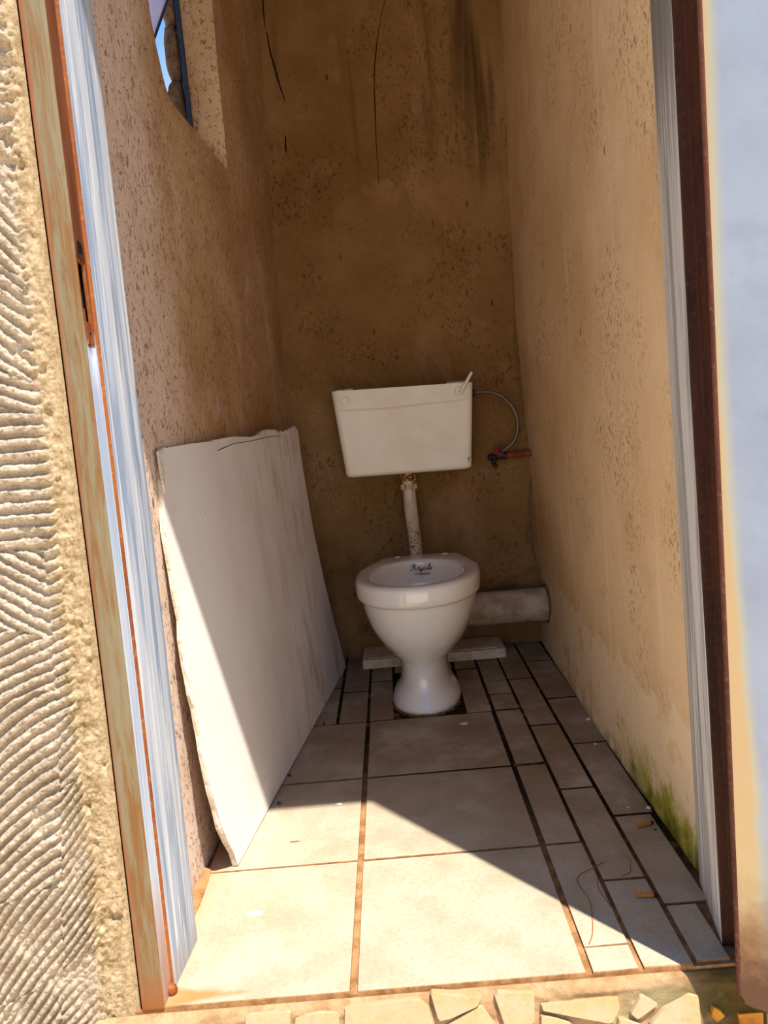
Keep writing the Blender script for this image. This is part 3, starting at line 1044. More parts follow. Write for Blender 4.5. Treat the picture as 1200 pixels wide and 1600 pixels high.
def sweep_jamb(name, prof, mats, seg_mat, dxtab, z0, z1, parent, hole=None, r=0.003, thick=0.0016):
    """pressed steel jamb: the profile run up the height; hole = (profile segment, z0, z1)"""
    zl = sorted(set([z0, z1] + [t[0] for t in dxtab if z0 < t[0] < z1] + list(np.linspace(z0, z1, 24)) + ([hole[1], hole[2]] if hole else [])))
    P = [prof[0]]; M = []; HS = []
    rp = [prof[0]]
    n = 3
    for i in range(1, len(prof) - 1):
        c = round_profile([prof[i - 1], prof[i], prof[i + 1]], r, n)[1:-1]
        M.append(seg_mat[i - 1]); HS.append(hole is not None and hole[0] == i - 1)
        for k in range(n):
            M.append(seg_mat[i - 1] if k < n / 2 else seg_mat[i]); HS.append(False)
        rp += c
    rp.append(prof[-1]); M.append(seg_mat[-1]); HS.append(hole is not None and hole[0] == len(prof) - 2)
    v = []
    for z in zl:
        dx = float(lerp_tab(dxtab, z))
        v += [(x + dx, y, z) for x, y in rp]
    m = len(rp); f = []; mi = []
    for a in range(len(zl) - 1):
        for b in range(m - 1):
            if HS[b] and hole[1] - 1e-6 <= zl[a] and zl[a + 1] <= hole[2] + 1e-6:
                continue
            q = a * m + b
            f.append((q, q + 1, q + m + 1, q + m)); mi.append(M[b])
    o = obj(name, v, f, mats, parent, True, mi, auto=40)
    so = o.modifiers.new('sheet', 'SOLIDIFY'); so.thickness = thick; so.offset = 0
    return o


frame = empty('trim_1', (0.0, 0.0, 0.0))
structure(frame, 'rusty pressed steel door frame')
DXL = [(-0.05, -0.001), (0, 0), (0.5, 0.0085), (1.0, 0.0135), (1.45, 0.0175), (2.1, 0.019)]
profL = [(-0.4395, 0.012), (-0.4380, 0.0), (-0.4045, 0.0), (-0.4043, 0.033), (-0.3992, 0.036), (-0.3912, 0.153), (-0.445, 0.158)]
jm = [MAT['frame_front'], MAT['rebate'], MAT['rust_orange'], MAT['frame_white']]
jl = sweep_jamb('jamb', profL, jm, [0, 0, 1, 2, 3, 3], DXL, -0.006, 2.325, frame, hole=(2, 1.0, 1.083))
tag(jl, 'left jamb, rust and green paint outside, white strokes inside')
DXR = [(0, 0), (0.45, -0.0055), (0.85, -0.0115), (1.4, -0.0145), (2.1, -0.016)]
profR = [(0.500, 0.012), (0.498, 0.0), (0.458, 0.0), (0.458, 0.036), (0.442, 0.039), (0.4705, 0.200), (0.505, 0.204)]
jr = sweep_jamb('jamb', profR, [MAT['rust_dark'], MAT['frame_grey']], [0, 0, 0, 0, 1, 1], DXR, -0.006, 2.325, frame)
tag(jr, 'shaded right jamb, dark red-brown rebate and grey streaked face')
# head: same section turned over the opening
mb = MB()
mb.box((-0.425, 0.0, 2.325), (0.485, 0.034, 2.355)); mb.box((-0.425, 0.034, 2.315), (0.485, 0.155, 2.355))
mb.build('frame_head', MAT['frame_front'], frame)
# lock keep: dark box behind the slot, rusty folded plates around it
mb = MB()
xk = -0.391
mb.box((xk - 0.027, 0.003, 0.995), (xk - 0.0222, 0.032, 1.088), 0)
mb.box((xk - 0.027, 0.003, 0.995), (xk - 0.003, 0.0045, 1.088), 0)
mb.box((xk - 0.027, 0.0305, 0.995), (xk - 0.003, 0.032, 1.088), 0)
mb.build('lock_box', MAT['dark_void'], frame)
mb = MB()
mb.box((xk - 0.0045, 0.004, 1.082), (xk + 0.0016, 0.030, 1.112), 0, 0.0008)
mb.box((xk - 0.0045, 0.004, 0.972), (xk + 0.0016, 0.029, 1.003), 0, 0.0008)
mb.box((xk - 0.0030, 0.0262, 1.001), (xk + 0.0014, 0.0300, 1.084), 0, 0.0006)
mb.box((xk - 0.004, 0.004, 1.000), (xk + 0.0010, 0.009, 1.020), 0, 0.0006)
mb.build('strike_plate', MAT['rust_orange'], frame)
mb = MB()
mb.box((xk + 0.0012, 0.009, 1.094), (xk + 0.0019, 0.026, 1.110), 0)
mb.tube([(xk + 0.0010, 0.016, 0.988), (xk + 0.0021, 0.016, 0.988)], 0.0022, 10)
mb.build('screw_hole', MAT['dark_void'], frame)
# rusty weld lump at the foot of the rebate
bm = bmesh.new(); bmesh.ops.create_icosphere(bm, subdivisions=2, radius=0.011)
lv = [(-0.4000 + q.co.x * 0.8, 0.028 + q.co.y * 0.8, 0.006 + q.co.z * (0.9 + 0.2 * random.random())) for q in bm.verts]
lf = [tuple(q.index for q in p.verts) for p in bm.faces]; bm.free()
obj('weld_lump', lv, lf, MAT['rust_orange'], frame, True)

# ================================================================== DOOR LEAF (open, hinged on the right)
hx, hy = 0.4165, -0.069
ang = -math.radians(34)
door = empty('door_1', (hx, hy, -0.012))
structure(door, 'grey-blue steel door leaf standing open')
dU = Vector((math.cos(ang), math.sin(ang), 0)); dN = Vector((-math.sin(ang), math.cos(ang), 0))   # dN points away from the camera side


def leaf_pt(u, t, z):
    q = dU * u + dN * t
    return (q.x, q.y, z)


def leaf_poly(mb, outline, t0, t1, m=0, ch=0.0):
    mb.prism([(a, b) for a, b in outline], (0, 0, 0), dU, (0, 0, 1), -t1, -t0, m, ch)   # dU x Z = -dN ... faces the camera side


corner = [(0.0, 0.012), (0.004, 0.006), (0.010, 0.002), (0.02, 0.0), (0.82, 0.0), (0.82, 2.32), (0.0, 2.32)]
mb = MB(); leaf_poly(mb, [(u + 0.006 if u < 0.01 else u, z) for u, z in corner], 0.0015, 0.020, 0, 0.0)
sheet = mb.build('leaf_sheet', MAT['leaf'], door, local=True)
# the leaf sheet uses its own axes for the rust pattern
sheet.rotation_euler = (0, 0, ang)
Minv = Matrix.Rotation(-ang, 4, 'Z')
sheet.data.transform(Minv)
mb = MB()
mb.tube([leaf_pt(0.004, 0.006, 0.012), leaf_pt(0.004, 0.006, 2.32)], 0.0052, 10)
mb.tube([leaf_pt(0.003, 0.018, 0.012), leaf_pt(0.003, 0.018, 2.32)], 0.006, 8)
edge = mb.build('edge_rail', MAT['leaf_edge'], door, local=True, auto=50)
mb = MB()
leaf_poly(mb, [(0.02, 0.012), (0.82, 0.012), (0.82, 2.31), (0.02, 2.31)], 0.021, 0.040)
mb.build('outer_sheet', MAT['leaf'], door, local=True)
for hz in (0.28, 1.03, 1.80):
    mb = MB()
    c = Vector((0.030, 0.046, 0))
    mb.tube([(c.x, c.y, hz - 0.05), (c.x, c.y, hz + 0.05)], 0.008, 12)
    mb.box((c.x, c.y - 0.002, hz - 0.045), (c.x + 0.028, c.y + 0.002, hz + 0.045))
    mb.build('hinge', MAT['rust_dark'], door, local=True, auto=40)

# ================================================================== WINDOW
win = empty('window_1', (-0.455, 0.88, 1.53))
structure(win, 'small window with navy steel frame and broken surround')
mb = MB()
mb.box((-0.4480, 1.112, 1.5295), (-0.4365, 1.1285, 2.148), 0, 0.002)
mb.box((-0.448, 0.620, 1.760), (-0.438, 0.628, 2.148), 0, 0.001)
mb.box((-0.448, 0.76, 1.5455), (-0.436, 1.112, 1.556), 0, 0.002)
mb.box((-0.448, 0.628, 2.130), (-0.436, 1.112, 2.148), 0, 0.002)
mb.box((-0.448, 0.628, 1.965), (-0.440, 1.112, 1.983), 0, 0.002)
mb.build('window_frame', MAT['navy'], win)
# top-hung sash pushed out
sash_hinge = Vector((-0.4555, 0, 1.962))
sd = Vector((-0.052, 0, -0.101)).normalized(); sn = Vector((0, 1, 0))
slen = 0.40


def sash_bar(mb, a, b, w=0.007):
    mb.tube([a, b], w, 4)


SP = lambda y, l: sash_hinge + sd * l + Vector((0, y, 0))
mb = MB()
for a, b in (((0.655, 0.0), (1.095, 0.0)), ((1.095, 0.0), (1.095, slen)), ((1.095, slen), (0.655, slen)), ((0.655, slen), (0.655, 0.0))):
    sash_bar(mb, SP(*a), SP(*b))
sf = mb.build('sash', MAT['navy'], win)
mb = MB()
nn = sd.cross(sn)
pts = [SP(0.657, 0.002), SP(1.093, 0.002), SP(1.093, slen - 0.002), SP(0.657, slen - 0.002)]
mb.add([p + nn * 0.002 for p in pts] + [p - nn * 0.002 for p in pts], [(0, 1, 2, 3), (7, 6, 5, 4), (0, 4, 5, 1), (1, 5, 6, 2), (2, 6, 7, 3), (3, 7, 4, 0)])
o = obj('pane', [p for p in mb.v], mb.f, MAT['frost'], None)
o.data.transform(Matrix.Translation(-world_loc(win)))
o.parent = sf


fx = MB().box((-0.456, 0.624, 1.980), (-0.452, 1.114, 2.134)).build('pane', MAT['frost'], win)


# rubble stones bared at the outer edge of the far jamb
def rock(c, r, seed):
    bm = bmesh.new(); bmesh.ops.create_icosphere(bm, subdivisions=3, radius=1.0)
    v = []
    for q in bm.verts:
        n = 1 + 0.30 * float(fbm(q.co.x * 1.6 + seed * 3.1, q.co.y * 1.6 + q.co.z * 1.3, 3, seed)) + 0.09 * float(vnoise(q.co.x * 6, q.co.z * 6 + q.co.y * 4, seed))
        p = Vector((math.copysign(abs(q.co.x) ** 0.75, q.co.x), math.copysign(abs(q.co.y) ** 0.75, q.co.y), math.copysign(abs(q.co.z) ** 0.75, q.co.z))) * n
        v.append((c[0] + p.x * r[0], c[1] + p.y * r[1], c[2] + p.z * r[2]))
    f = [tuple(q.index for q in p.verts) for p in bm.faces]; bm.free()
    return v, f


for i, (zc, rz, rx, cx) in enumerate(((1.560, 0.052, 0.021, -0.472), (1.690, 0.074, 0.0225, -0.473), (1.834, 0.068, 0.0205, -0.472), (1.948, 0.048, 0.0180, -0.470), (2.04, 0.05, 0.019, -0.471), (2.13, 0.045, 0.019, -0.471))):
    v, f = rock((cx, 1.146, zc), (rx, 0.032, rz), 3 + i)
    obj('stone', v, f, MAT['rubble'], wall_left, True)

# ================================================================== TOILET PAN
def outline_pts(kind, a, yf, yb, n=96):
    """closed outline sampled by angle about its middle; kind: 0 plain superellipse .. 1 chamfered-back rim"""
    yc = yf + (yb - yf) * 0.50
    th = np.linspace(0, 2 * np.pi, n, endpoint=False)
    out = []
    L = (yb - yf) / 2
    for t in th:
        c, s = math.cos(t), math.sin(t)
        e = 2.15
        if s > 0:
            e = 2.15 + 1.85 * kind
        r = (abs(c / a) ** e + abs(s / L) ** e) ** (-1 / e)
        x, y = r * c, r * s
        if kind > 0 and s > 0:
            # straight back edge with cut corners
            k = 1.0
            ymax = L
            cutv = abs(x) / a + 0.416 * y / L
            if cutv > 1.083:
                k = 1.083 / cutv
            x, y = x * (1 + (k - 1) * kind), y * (1 + (k - 1) * kind)
        out.append((x, yc + y))
    return np.array(out)


def loft(sections, n=96):
    rings = []
    for (z, a, yf, yb, kind) in sections:
        o = outline_pts(kind, a, yf, yb, n)
        rings.append(np.column_stack([o, np.full(n, z)]))
    return rings


def interp_sections(keys, steps):
    """smooth interpolation of key sections"""
    K = np.array(keys, float)
    t = np.arange(len(K)); out = []
    for i in range(len(K) - 1):
        p0, p1, p2, p3 = K[max(i - 1, 0)], K[i], K[i + 1], K[min(i + 2, len(K) - 1)]
        for k in range(steps):
            u = k / steps
            m1 = (p2 - p0) * 0.5; m2 = (p3 - p1) * 0.5
            h = (2 * u ** 3 - 3 * u ** 2 + 1) * p1 + (u ** 3 - 2 * u ** 2 + u) * m1 + (-2 * u ** 3 + 3 * u ** 2) * p2 + (u ** 3 - u ** 2) * m2
            out.append(tuple(h))
    out.append(tuple(K[-1]))
    return out


TX, TY = 0.055, 1.25
toilet = empty('toilet', (TX, TY, -0.0045))
toilet.rotation_euler = (0, 0, math.radians(-5))
tag(toilet, 'white ceramic toilet pan without seat below the wall cistern', 'toilet')
# outside: (z, half width, y front, y back, kind) in the pan's own frame
outer = interp_sections([
    (0.000, 0.100, -0.176, 0.150, 0.0), (0.010, 0.1025, -0.181, 0.152, 0.0), (0.030, 0.096, -0.170, 0.150, 0.0), (0.062, 0.077, -0.150, 0.145, 0.0),
    (0.100, 0.071, -0.142, 0.140, 0.0), (0.135, 0.078, -0.146, 0.150, 0.0), (0.165, 0.102, -0.166, 0.170, 0.1), (0.200, 0.130, -0.192, 0.205, 0.2),
    (0.240, 0.152, -0.212, 0.235, 0.4), (0.285, 0.1665, -0.224, 0.258, 0.7), (0.318, 0.172, -0.230, 0.268, 0.9)], 5)
rimo = [(0.3215, 0.1735, -0.231, 0.270, 1.0), (0.3235, 0.179, -0.237, 0.274, 1.0), (0.327, 0.1845, -0.2425, 0.279, 1.0), (0.333, 0.1865, -0.2445, 0.281, 1.0),
        (0.345, 0.1875, -0.2455, 0.2815, 1.0), (0.362, 0.1875, -0.2455, 0.2815, 1.0), (0.372, 0.1865, -0.2445, 0.281, 1.0), (0.379, 0.1825, -0.2405, 0.278, 1.0),
        (0.3825, 0.176, -0.234, 0.272, 1.0), (0.3835, 0.168, -0.226, 0.262, 0.8)]
inner = [(0.3838, 0.156, -0.216, 0.215, 0.3), (0.3835, 0.146, -0.210, 0.180, 0.05), (0.3815, 0.1405, -0.206, 0.171, 0.0), (0.376, 0.1375, -0.203, 0.167, 0.0), (0.366, 0.1365, -0.201, 0.166, 0.0)]
bowl = interp_sections([(0.345, 0.136, -0.200, 0.166, 0.0), (0.300, 0.130, -0.192, 0.160, 0.0), (0.250, 0.110, -0.168, 0.135, 0.0), (0.200, 0.075, -0.120, 0.100, 0.0), (0.170, 0.045, -0.070, 0.070, 0.0)], 4)
secs = outer + rimo + inner + bowl
rings = loft(secs)
n = 96
tv = np.vstack(rings)
tf = []
for i in range(len(rings) - 1):
    for k in range(n):
        tf.append((i * n + k, i * n + (k + 1) % n, (i + 1) * n + (k + 1) % n, (i + 1) * n + k))
tf.append(tuple(range(n - 1, -1, -1)))
tf.append(tuple((len(rings) - 1) * n + k for k in range(n)))
pan = obj('pan', tv, tf, MAT['ceramic'], toilet, True, local=True)
# outlet bend behind the pan, into the soil pipe's socket
mb = MB()
mb.tube(smooth_path([(0.005, 0.140, 0.168), (0.005, 0.250, 0.168), (0.008, 0.305, 0.167), (0.026, 0.336, 0.166), (0.044, 0.343, 0.165)], 6), 0.050, 28)
mb.build('outlet_bend', MAT['soil'], toilet, local=True, auto=50)
# bolt marks on the back deck
for sx_ in (-0.075, 0.080):
    MB().tube([(sx_, 0.245, 0.379), (sx_, 0.245, 0.3850)], 0.009, 14).build('hinge_hole_cap', MAT['plastic'], toilet, local=True, auto=40)
# dirty mortar crust where the foot meets the floor
mb = MB()
for k in range(26):
    t = math.pi * (1.06 + 0.80 * k / 25)
    x, y = 0.104 * math.cos(t), -0.018 + 0.164 * math.sin(t)
    r = random.uniform(0.004, 0.008)
    v, f = rock((x, y, 0.0015), (r * 1.3, r, r * 0.55), 40 + k)
    mb.add(v, f)
mb.build('mortar_crust', MAT['cement'], toilet, smooth=True, local=True)
# maker's mark on the back of the bowl: cursive word over small capitals
mark = MB()
GL = {  # strokes in letter units, x right, y up
    'R': [[(0.05, 0.62), (0.0, 0.78), (0.18, 0.98), (0.50, 1.0), (0.66, 0.86), (0.55, 0.62), (0.28, 0.52), (0.42, 0.46), (0.62, 0.10), (0.80, 0.02)], [(0.36, 0.98), (0.26, 0.50), (0.12, 0.06), (-0.06, 0.0), (-0.14, 0.12)]],
    'o': [[(0.30, 0.44), (0.12, 0.36), (0.06, 0.14), (0.20, 0.0), (0.38, 0.12), (0.42, 0.34), (0.30, 0.44), (0.34, 0.36), (0.56, 0.40)]],
    'y': [[(0.0, 0.42), (0.06, 0.10), (0.20, 0.02), (0.40, 0.20), (0.48, 0.44)], [(0.48, 0.44), (0.38, -0.05), (0.20, -0.30), (0.04, -0.24), (0.18, -0.08), (0.56, 0.12)]],
    'a': [[(0.42, 0.38), (0.22, 0.44), (0.04, 0.26), (0.08, 0.04), (0.26, 0.04), (0.42, 0.30), (0.40, 0.08), (0.54, 0.06)]],
    'l': [[(0.02, 0.08), (0.28, 0.50), (0.40, 0.92), (0.28, 1.0), (0.18, 0.60), (0.14, 0.12), (0.26, 0.0), (0.42, 0.14)]],
    'e': [[(0.04, 0.16), (0.30, 0.26), (0.34, 0.42), (0.18, 0.44), (0.06, 0.22), (0.16, 0.02), (0.34, 0.02), (0.54, 0.20)]],
}
SZ = 0.020
pen = 0.0
MYb = 0.1608
for ch, adv in (('R', 0.86), ('o', 0.52), ('y', 0.60), ('a', 0.58), ('l', 0.40), ('e', 0.5)):
    for st in GL[ch]:
        pts2 = smooth_path([((pen + x + 0.18 * y) * SZ, MYb, y * SZ) for x, y in st], 4)
        mark.tube(pts2, 0.00100, 5)
    pen += adv
W = pen * SZ
mk_v = [(x - W / 2 + 0.006, y, z + 0.3515) for x, y, z in mark.v]
mm = obj('maker_mark', mk_v, mark.f, MAT['ink'], toilet, local=True)
fc = bpy.data.curves.new('mark_caps', 'FONT')
fc.body = 'VITREOUS'; fc.size = 0.0086; fc.space_character = 1.3; fc.align_x = 'CENTER'; fc.extrude = 0.0004; fc.offset = 0.00025
fo = bpy.data.objects.new('mark_caps', fc); COL.objects.link(fo)
dg = bpy.context.evaluated_depsgraph_get()
cm = bpy.data.meshes.new_from_object(fo.evaluated_get(dg))
bpy.data.objects.remove(fo)
cm.transform(Matrix.Translation((0.006, MYb, 0.3360)) @ Matrix.Rotation(math.pi / 2, 4, 'X'))
cm.materials.clear(); cm.materials.append(MAT['ink'])
link(bpy.data.objects.new('mark_capitals', cm), toilet)

# ================================================================== CISTERN
CY0, CY1 = 1.520, 1.688        # front and back
cist = empty('cistern', (0.064, 1.688, 0.648))
tag(cist, 'white plastic wall cistern without its lid above the toilet', 'cistern')


def rrect(x0, x1, y0, y1, r, n=6, nf=40):
    """rounded rectangle, finely divided along its front; starts at front left"""
    pts = []
    for i in range(nf + 1):
        pts.append((x0 + r + (x1 - x0 - 2 * r) * i / nf, y0))
    for (cx, cy, a0) in ((x1 - r, y0 + r, -90), (x1 - r, y1 - 0.004, 0)):
        rr = r if a0 == -90 else 0.004
        for k in range(1, n + 1):
            a = math.radians(a0 + 90 * k / n)
            pts.append((cx + (rr if a0 == -90 else 0.004) * math.cos(a) + (0 if a0 == -90 else r - 0.004), cy + rr * math.sin(a)))
    for (cx, cy, a0) in ((x0 + 0.004, y1 - 0.004, 90), (x0 + r, y0 + r, 180)):
        rr = 0.004 if a0 == 90 else r
        for k in range(1, n + 1):
            a = math.radians(a0 + 90 * k / n)
            pts.append((cx + rr * math.cos(a), cy + rr * math.sin(a)))
    return pts


def cist_ring(t, inset=0.0, crease=True):
    """t 0 bottom .. 1 top"""
    zl = 0.6500 + (0.9360 - 0.6500) * t; zr = 0.6450 + (0.9255 - 0.6450) * t
    xl = -0.1440 + (-0.1668 + 0.1440) * t; xr = 0.2705 + (0.2940 - 0.2705) * t
    y0 = CY0 + 0.012 * (1 - t)
    # rolled bottom edge
    bt = max(0.0, 1 - t * 0.286 / 0.014)
    ins = 0.014 * (1 - math.sqrt(max(0, 1 - bt * bt))) + inset
    pts = rrect(xl + ins, xr - ins, y0 + ins, CY1 - inset, 0.016)
    out = []
    for (x, y) in pts:
        u = (x - xl) / (xr - xl)
        z = zl + (zr - zl) * u
        if crease and y < y0 + 0.03:
            # raised upper band whose lower edge sags in the middle-left
            tc = 0.780 - 0.012 * math.sin(math.pi * min(1, u / 0.62)) + 0.030 * max(0, (u - 0.40) / 0.60) ** 1.4
            d = (t - tc) / 0.018
            y -= 0.0042 * (1 / (1 + math.exp(-4 * d))) * min(1, (u - 0.0) / 0.06 if u < 0.06 else 1) * min(1, max(0.0, (1 - u) / 0.06))
        out.append((x, y, z))
    return out


ts = list(np.concatenate([np.linspace(0, 0.05, 7), np.linspace(0.08, 0.70, 10), np.linspace(0.72, 0.88, 22), np.linspace(0.90, 1.0, 4)]))
rings = [cist_ring(t) for t in ts]
rings.append([(p[0], p[1], p[2]) for p in cist_ring(1.0, 0.005)])
rings += [cist_ring(t, 0.005, False) for t in (0.9, 0.5, 0.06)]
m = len(rings[0])
cv = [p for r in rings for p in r]; cf = []
for i in range(len(rings) - 1):
    for k in range(m):
        cf.append((i * m + k, i * m + (k + 1) % m, (i + 1) * m + (k + 1) % m, (i + 1) * m + k))
cf.append(tuple(range(m - 1, -1, -1))); cf.append(tuple((len(rings) - 1) * m + k for k in range(m)))
obj('tank', cv, cf, MAT['plastic'], cist, True, auto=40)
# blanked lever hole on the left
mb = MB()
yF = CY0 - 0.0040
mb.tube([(-0.1225, yF + 0.004, 0.9015), (-0.1225, yF - 0.0034, 0.9015)], [0.0165, 0.0155], 28)
mb.tube([(-0.1225, yF - 0.0030, 0.9015), (-0.1225, yF - 0.0075, 0.9015)], [0.0128, 0.0112], 28)
mb.build('blanking_plug', MAT['plastic'], cist, auto=40)
# flush lever on the right
lev = MB()
lev.tube([(0.2450, yF + 0.006, 0.9000), (0.2450, yF - 0.0030, 0.9000)], [0.0205, 0.0195], 28)
lev.tube([(0.2450, yF - 0.0030, 0.9000), (0.2450, yF - 0.012, 0.9000)], [0.0130, 0.0115], 24)
boss = lev.build('lever_boss', MAT['plastic'], cist, auto=40)
lv_ = MB()
a_ = Vector((0.2490, yF - 0.016, 0.8945)); b_ = Vector((0.2895, yF - 0.022, 0.9560))
pth = smooth_path([a_ - (b_ - a_) * 0.06, a_, a_.lerp(b_, 0.35), a_.lerp(b_, 0.8), b_], 5)
R_ = [0.0065 + (0.0042 - 0.0065) * (i / (len(pth) - 1)) for i in range(len(pth))]
lv_.tube(pth, R_, 14)
lv_.tube([(0.2470, yF - 0.010, 0.8975), (0.2490, yF - 0.017, 0.8950)], 0.0072, 14)
lv_.build('flush_lever', MAT['plastic'], boss, auto=50)
for x0, x1, zz in ((-0.158, -0.100, 0.9345), (0.222, 0.290, 0.9270)):
    MB().box((x0, 1.676, zz - 0.03), (x1, 1.6835, zz + 0.011), 0, 0.002).build('hanging_lug', MAT['lid'], cist)

mb = MB()
for st in (((0.2575, 0.684), (0.2610, 0.678), (0.2615, 0.668)), ((0.2660, 0.686), (0.2625, 0.679)), ((0.2655, 0.681), (0.2630, 0.678))):
    mb.tube([(x, CY0 + 0.0098 - 0.0130 * (z - 0.66) - 0.0003, z) for x, z in st], 0.0009, 5)
mb.build('scratch_mark', MAT['crackdark'], cist)

# ---- flush pipe
fp = empty('flush_pipe', (0.061, 1.605, 0.33))
tag(fp, 'stained white flush pipe between cistern and toilet pan', 'pipe')
path = smooth_path([(0.0605, 1.605, 0.640), (0.0600, 1.605, 0.598), (0.0600, 1.605, 0.54), (0.0620, 1.605, 0.48), (0.0650, 1.606, 0.42), (0.0660, 1.604, 0.372), (0.0640, 1.592, 0.345), (0.0640, 1.565, 0.336), (0.0640, 1.5365, 0.335)], 5)
mb = MB(); mb.tube(path, 0.0222, 24); mb.build('pipe', MAT['pipe'], fp, auto=50)
mb = MB()
mb.tube([(0.0610, 1.605, 0.6475), (0.0610, 1.605, 0.618)], 0.0262, 6)
mb.tube([(0.0608, 1.605, 0.620), (0.0606, 1.605, 0.606)], 0.0215, 20)
mb.build('coupling_nut', MAT['union'], fp)
mb = MB()
mb.tube([(0.0606, 1.605, 0.608), (0.0604, 1.605, 0.590)], [0.0262, 0.0258], 20)
for i in range(20):
    an = 2 * math.pi * i / 20
    mb.box((0.0605 + 0.0255 * math.cos(an) - 0.0016, 1.605 + 0.0255 * math.sin(an) - 0.0016, 0.591), (0.0605 + 0.0255 * math.cos(an) + 0.0016, 1.605 + 0.0255 * math.sin(an) + 0.0016, 0.607))
mb.build('union_ring', MAT['pipe'], fp)
# cement dabs left on the wall either side of the pipe
for x0, x1, z0, z1, sd_ in ((0.010, 0.036, 0.487, 0.575, 5), (0.092, 0.110, 0.488, 0.572, 8)):
    v, f = rock(((x0 + x1) / 2, 1.688, (z0 + z1) / 2), ((x1 - x0) / 2, 0.007, (z1 - z0) / 2), sd_)
    obj('cement_dab', v, f, MAT['wall_b'], wall_back, True)

# ---- soil pipe out of the right wall
sp = empty('soil_pipe', (0.49, 1.588, 0.157))
tag(sp, 'fat grey-white soil pipe running from the right wall to the toilet', 'pipe')
mb = MB()
mb.tube([(0.520, 1.588, 0.157), (0.155, 1.588, 0.1595)], 0.0565, 36)
mb.build('pipe_run', MAT['soil'], sp, auto=50)
mb = MB(); mb.tube([(0.186, 1.588, 0.1594), (0.154, 1.588, 0.1596)], [0.0600, 0.0605], 36)
mb.build('socket', MAT['soil'], sp, auto=40)
mb = MB()
for k in range(22):
    an = 2 * math.pi * k / 22
    v, f = rock((0.497, 1.588 + 0.0575 * math.cos(an), 0.157 + 0.0575 * math.sin(an)), (0.006, 0.010, 0.010), 80 + k)
    mb.add(v, f)
mb.build('mortar_collar', MAT['cement'], wall_right, smooth=True)

# ---- cistern lid lying on the floor
lid = empty('cistern_cover', (0.095, 1.605, 0.0))
tag(lid, 'cream plastic cistern cover lying flat on the floor behind the toilet', 'cover')
mb = MB()
bm = bmesh.new()
lx0, lx1, ly0, ly1 = -0.150, 0.340, 1.5265, 1.683
outl = []
for cx, cy, a0 in ((lx1 - 0.018, ly0 + 0.018, -90), (lx1 - 0.008, ly1 - 0.008, 0), (lx0 + 0.008, ly1 - 0.008, 90), (lx0 + 0.012, ly0 + 0.012, 180)):
    rr = {-90: 0.018, 0: 0.008, 90: 0.008, 180: 0.012}[a0]
    for k in range(7):
        an = math.radians(a0 + 90 * k / 6); outl.append((cx + rr * math.cos(an), cy + rr * math.sin(an)))
mb.prism(outl, (0, 0, 0), (1, 0, 0), (0, 1, 0), 0.0008, 0.031, 0, 0.004)
mb.build('lid_shell', MAT['lid'], lid, auto=40)
mb = MB()
mb.box((lx0 + 0.02, ly0 + 0.02, 0.0305), (lx1 - 0.03, ly1 - 0.014, 0.0335), 0, 0.001)
mb.build('raised_panel', MAT['lid'], lid)

# ---- water supply: copper stub, angle valve, braided hose
stub = empty('supply_pipe', (0.478, 1.652, 0.672))
tag(stub, 'brown copper water pipe stub coming out of the right corner', 'pipe')
MB().tube([(0.500, 1.652, 0.672), (0.398, 1.652, 0.6715)], 0.0098, 16).build('tube', MAT['copper'], stub, auto=40)
MB().tube([(0.482, 1.652, 0.672), (0.474, 1.652, 0.672)], [0.0135, 0.012], 16).build('collar', MAT['copper'], stub, auto=40)
valve = empty('angle_valve', (0.375, 1.652, 0.672))
tag(valve, 'small tarnished angle valve with red handle on the copper pipe', 'valve')
mb = MB()
mb.tube([(0.405, 1.652, 0.6715), (0.392, 1.652, 0.6715)], 0.0125, 6)
mb.tube([(0.393, 1.652, 0.6715), (0.350, 1.650, 0.6700)], [0.0105, 0.0120], 18)
mb.tube([(0.352, 1.650, 0.6700), (0.340, 1.650, 0.6695)], [0.0135, 0.009], 18)
mb.tube([(0.366, 1.650, 0.6700), (0.355, 1.645, 0.6460)], [0.0095, 0.0075], 14)
mb.tube([(0.352, 1.644, 0.6450), (0.368, 1.644, 0.6380)], 0.0055, 10)
vbody = mb.build('body', MAT['black_iron'], valve, auto=40)
mb = MB(); mb.tube([(0.378, 1.646, 0.6710), (0.388, 1.636, 0.6880)], [0.0105, 0.0105], 6); mb.build('hose_nut', MAT['brass'], vbody)
mb = MB(); mb.tube([(0.367, 1.640, 0.680), (0.370, 1.630, 0.702)], [0.0058, 0.0066], 12); tag(mb.build('red_handle', MAT['red'], vbody, auto=40), 'red plastic handle')
hose = empty('supply_hose', (0.30, 1.635, 0.893))
tag(hose, 'braided steel hose curving from the valve up to the cistern', 'hose')
hp = smooth_path([(0.306, 1.622, 0.8935), (0.330, 1.624, 0.8930), (0.366, 1.626, 0.8890), (0.398, 1.628, 0.8720), (0.424, 1.630, 0.8440), (0.441, 1.632, 0.8080), (0.446, 1.633, 0.7700), (0.438, 1.634, 0.7350), (0.420, 1.635, 0.7080), (0.398, 1.636, 0.6950), (0.386, 1.637, 0.6870)], 6)
hp = smooth_path([(0.306, 1.622, 0.8935), (0.330, 1.624, 0.8935), (0.366, 1.626, 0.8890), (0.398, 1.628, 0.8740), (0.426, 1.630, 0.8450), (0.443, 1.632, 0.8080), (0.447, 1.633, 0.7720), (0.440, 1.634, 0.7380), (0.424, 1.635, 0.7120), (0.404, 1.636, 0.6960), (0.389, 1.636, 0.6885)], 6)
MB().tube(hp, 0.0062, 14).build('braid', MAT['hose'], hose, auto=50)
MB().tube([(0.294, 1.622, 0.8935), (0.308, 1.622, 0.8935)], 0.0125, 6).build('end_nut', MAT['black_iron'], hose)

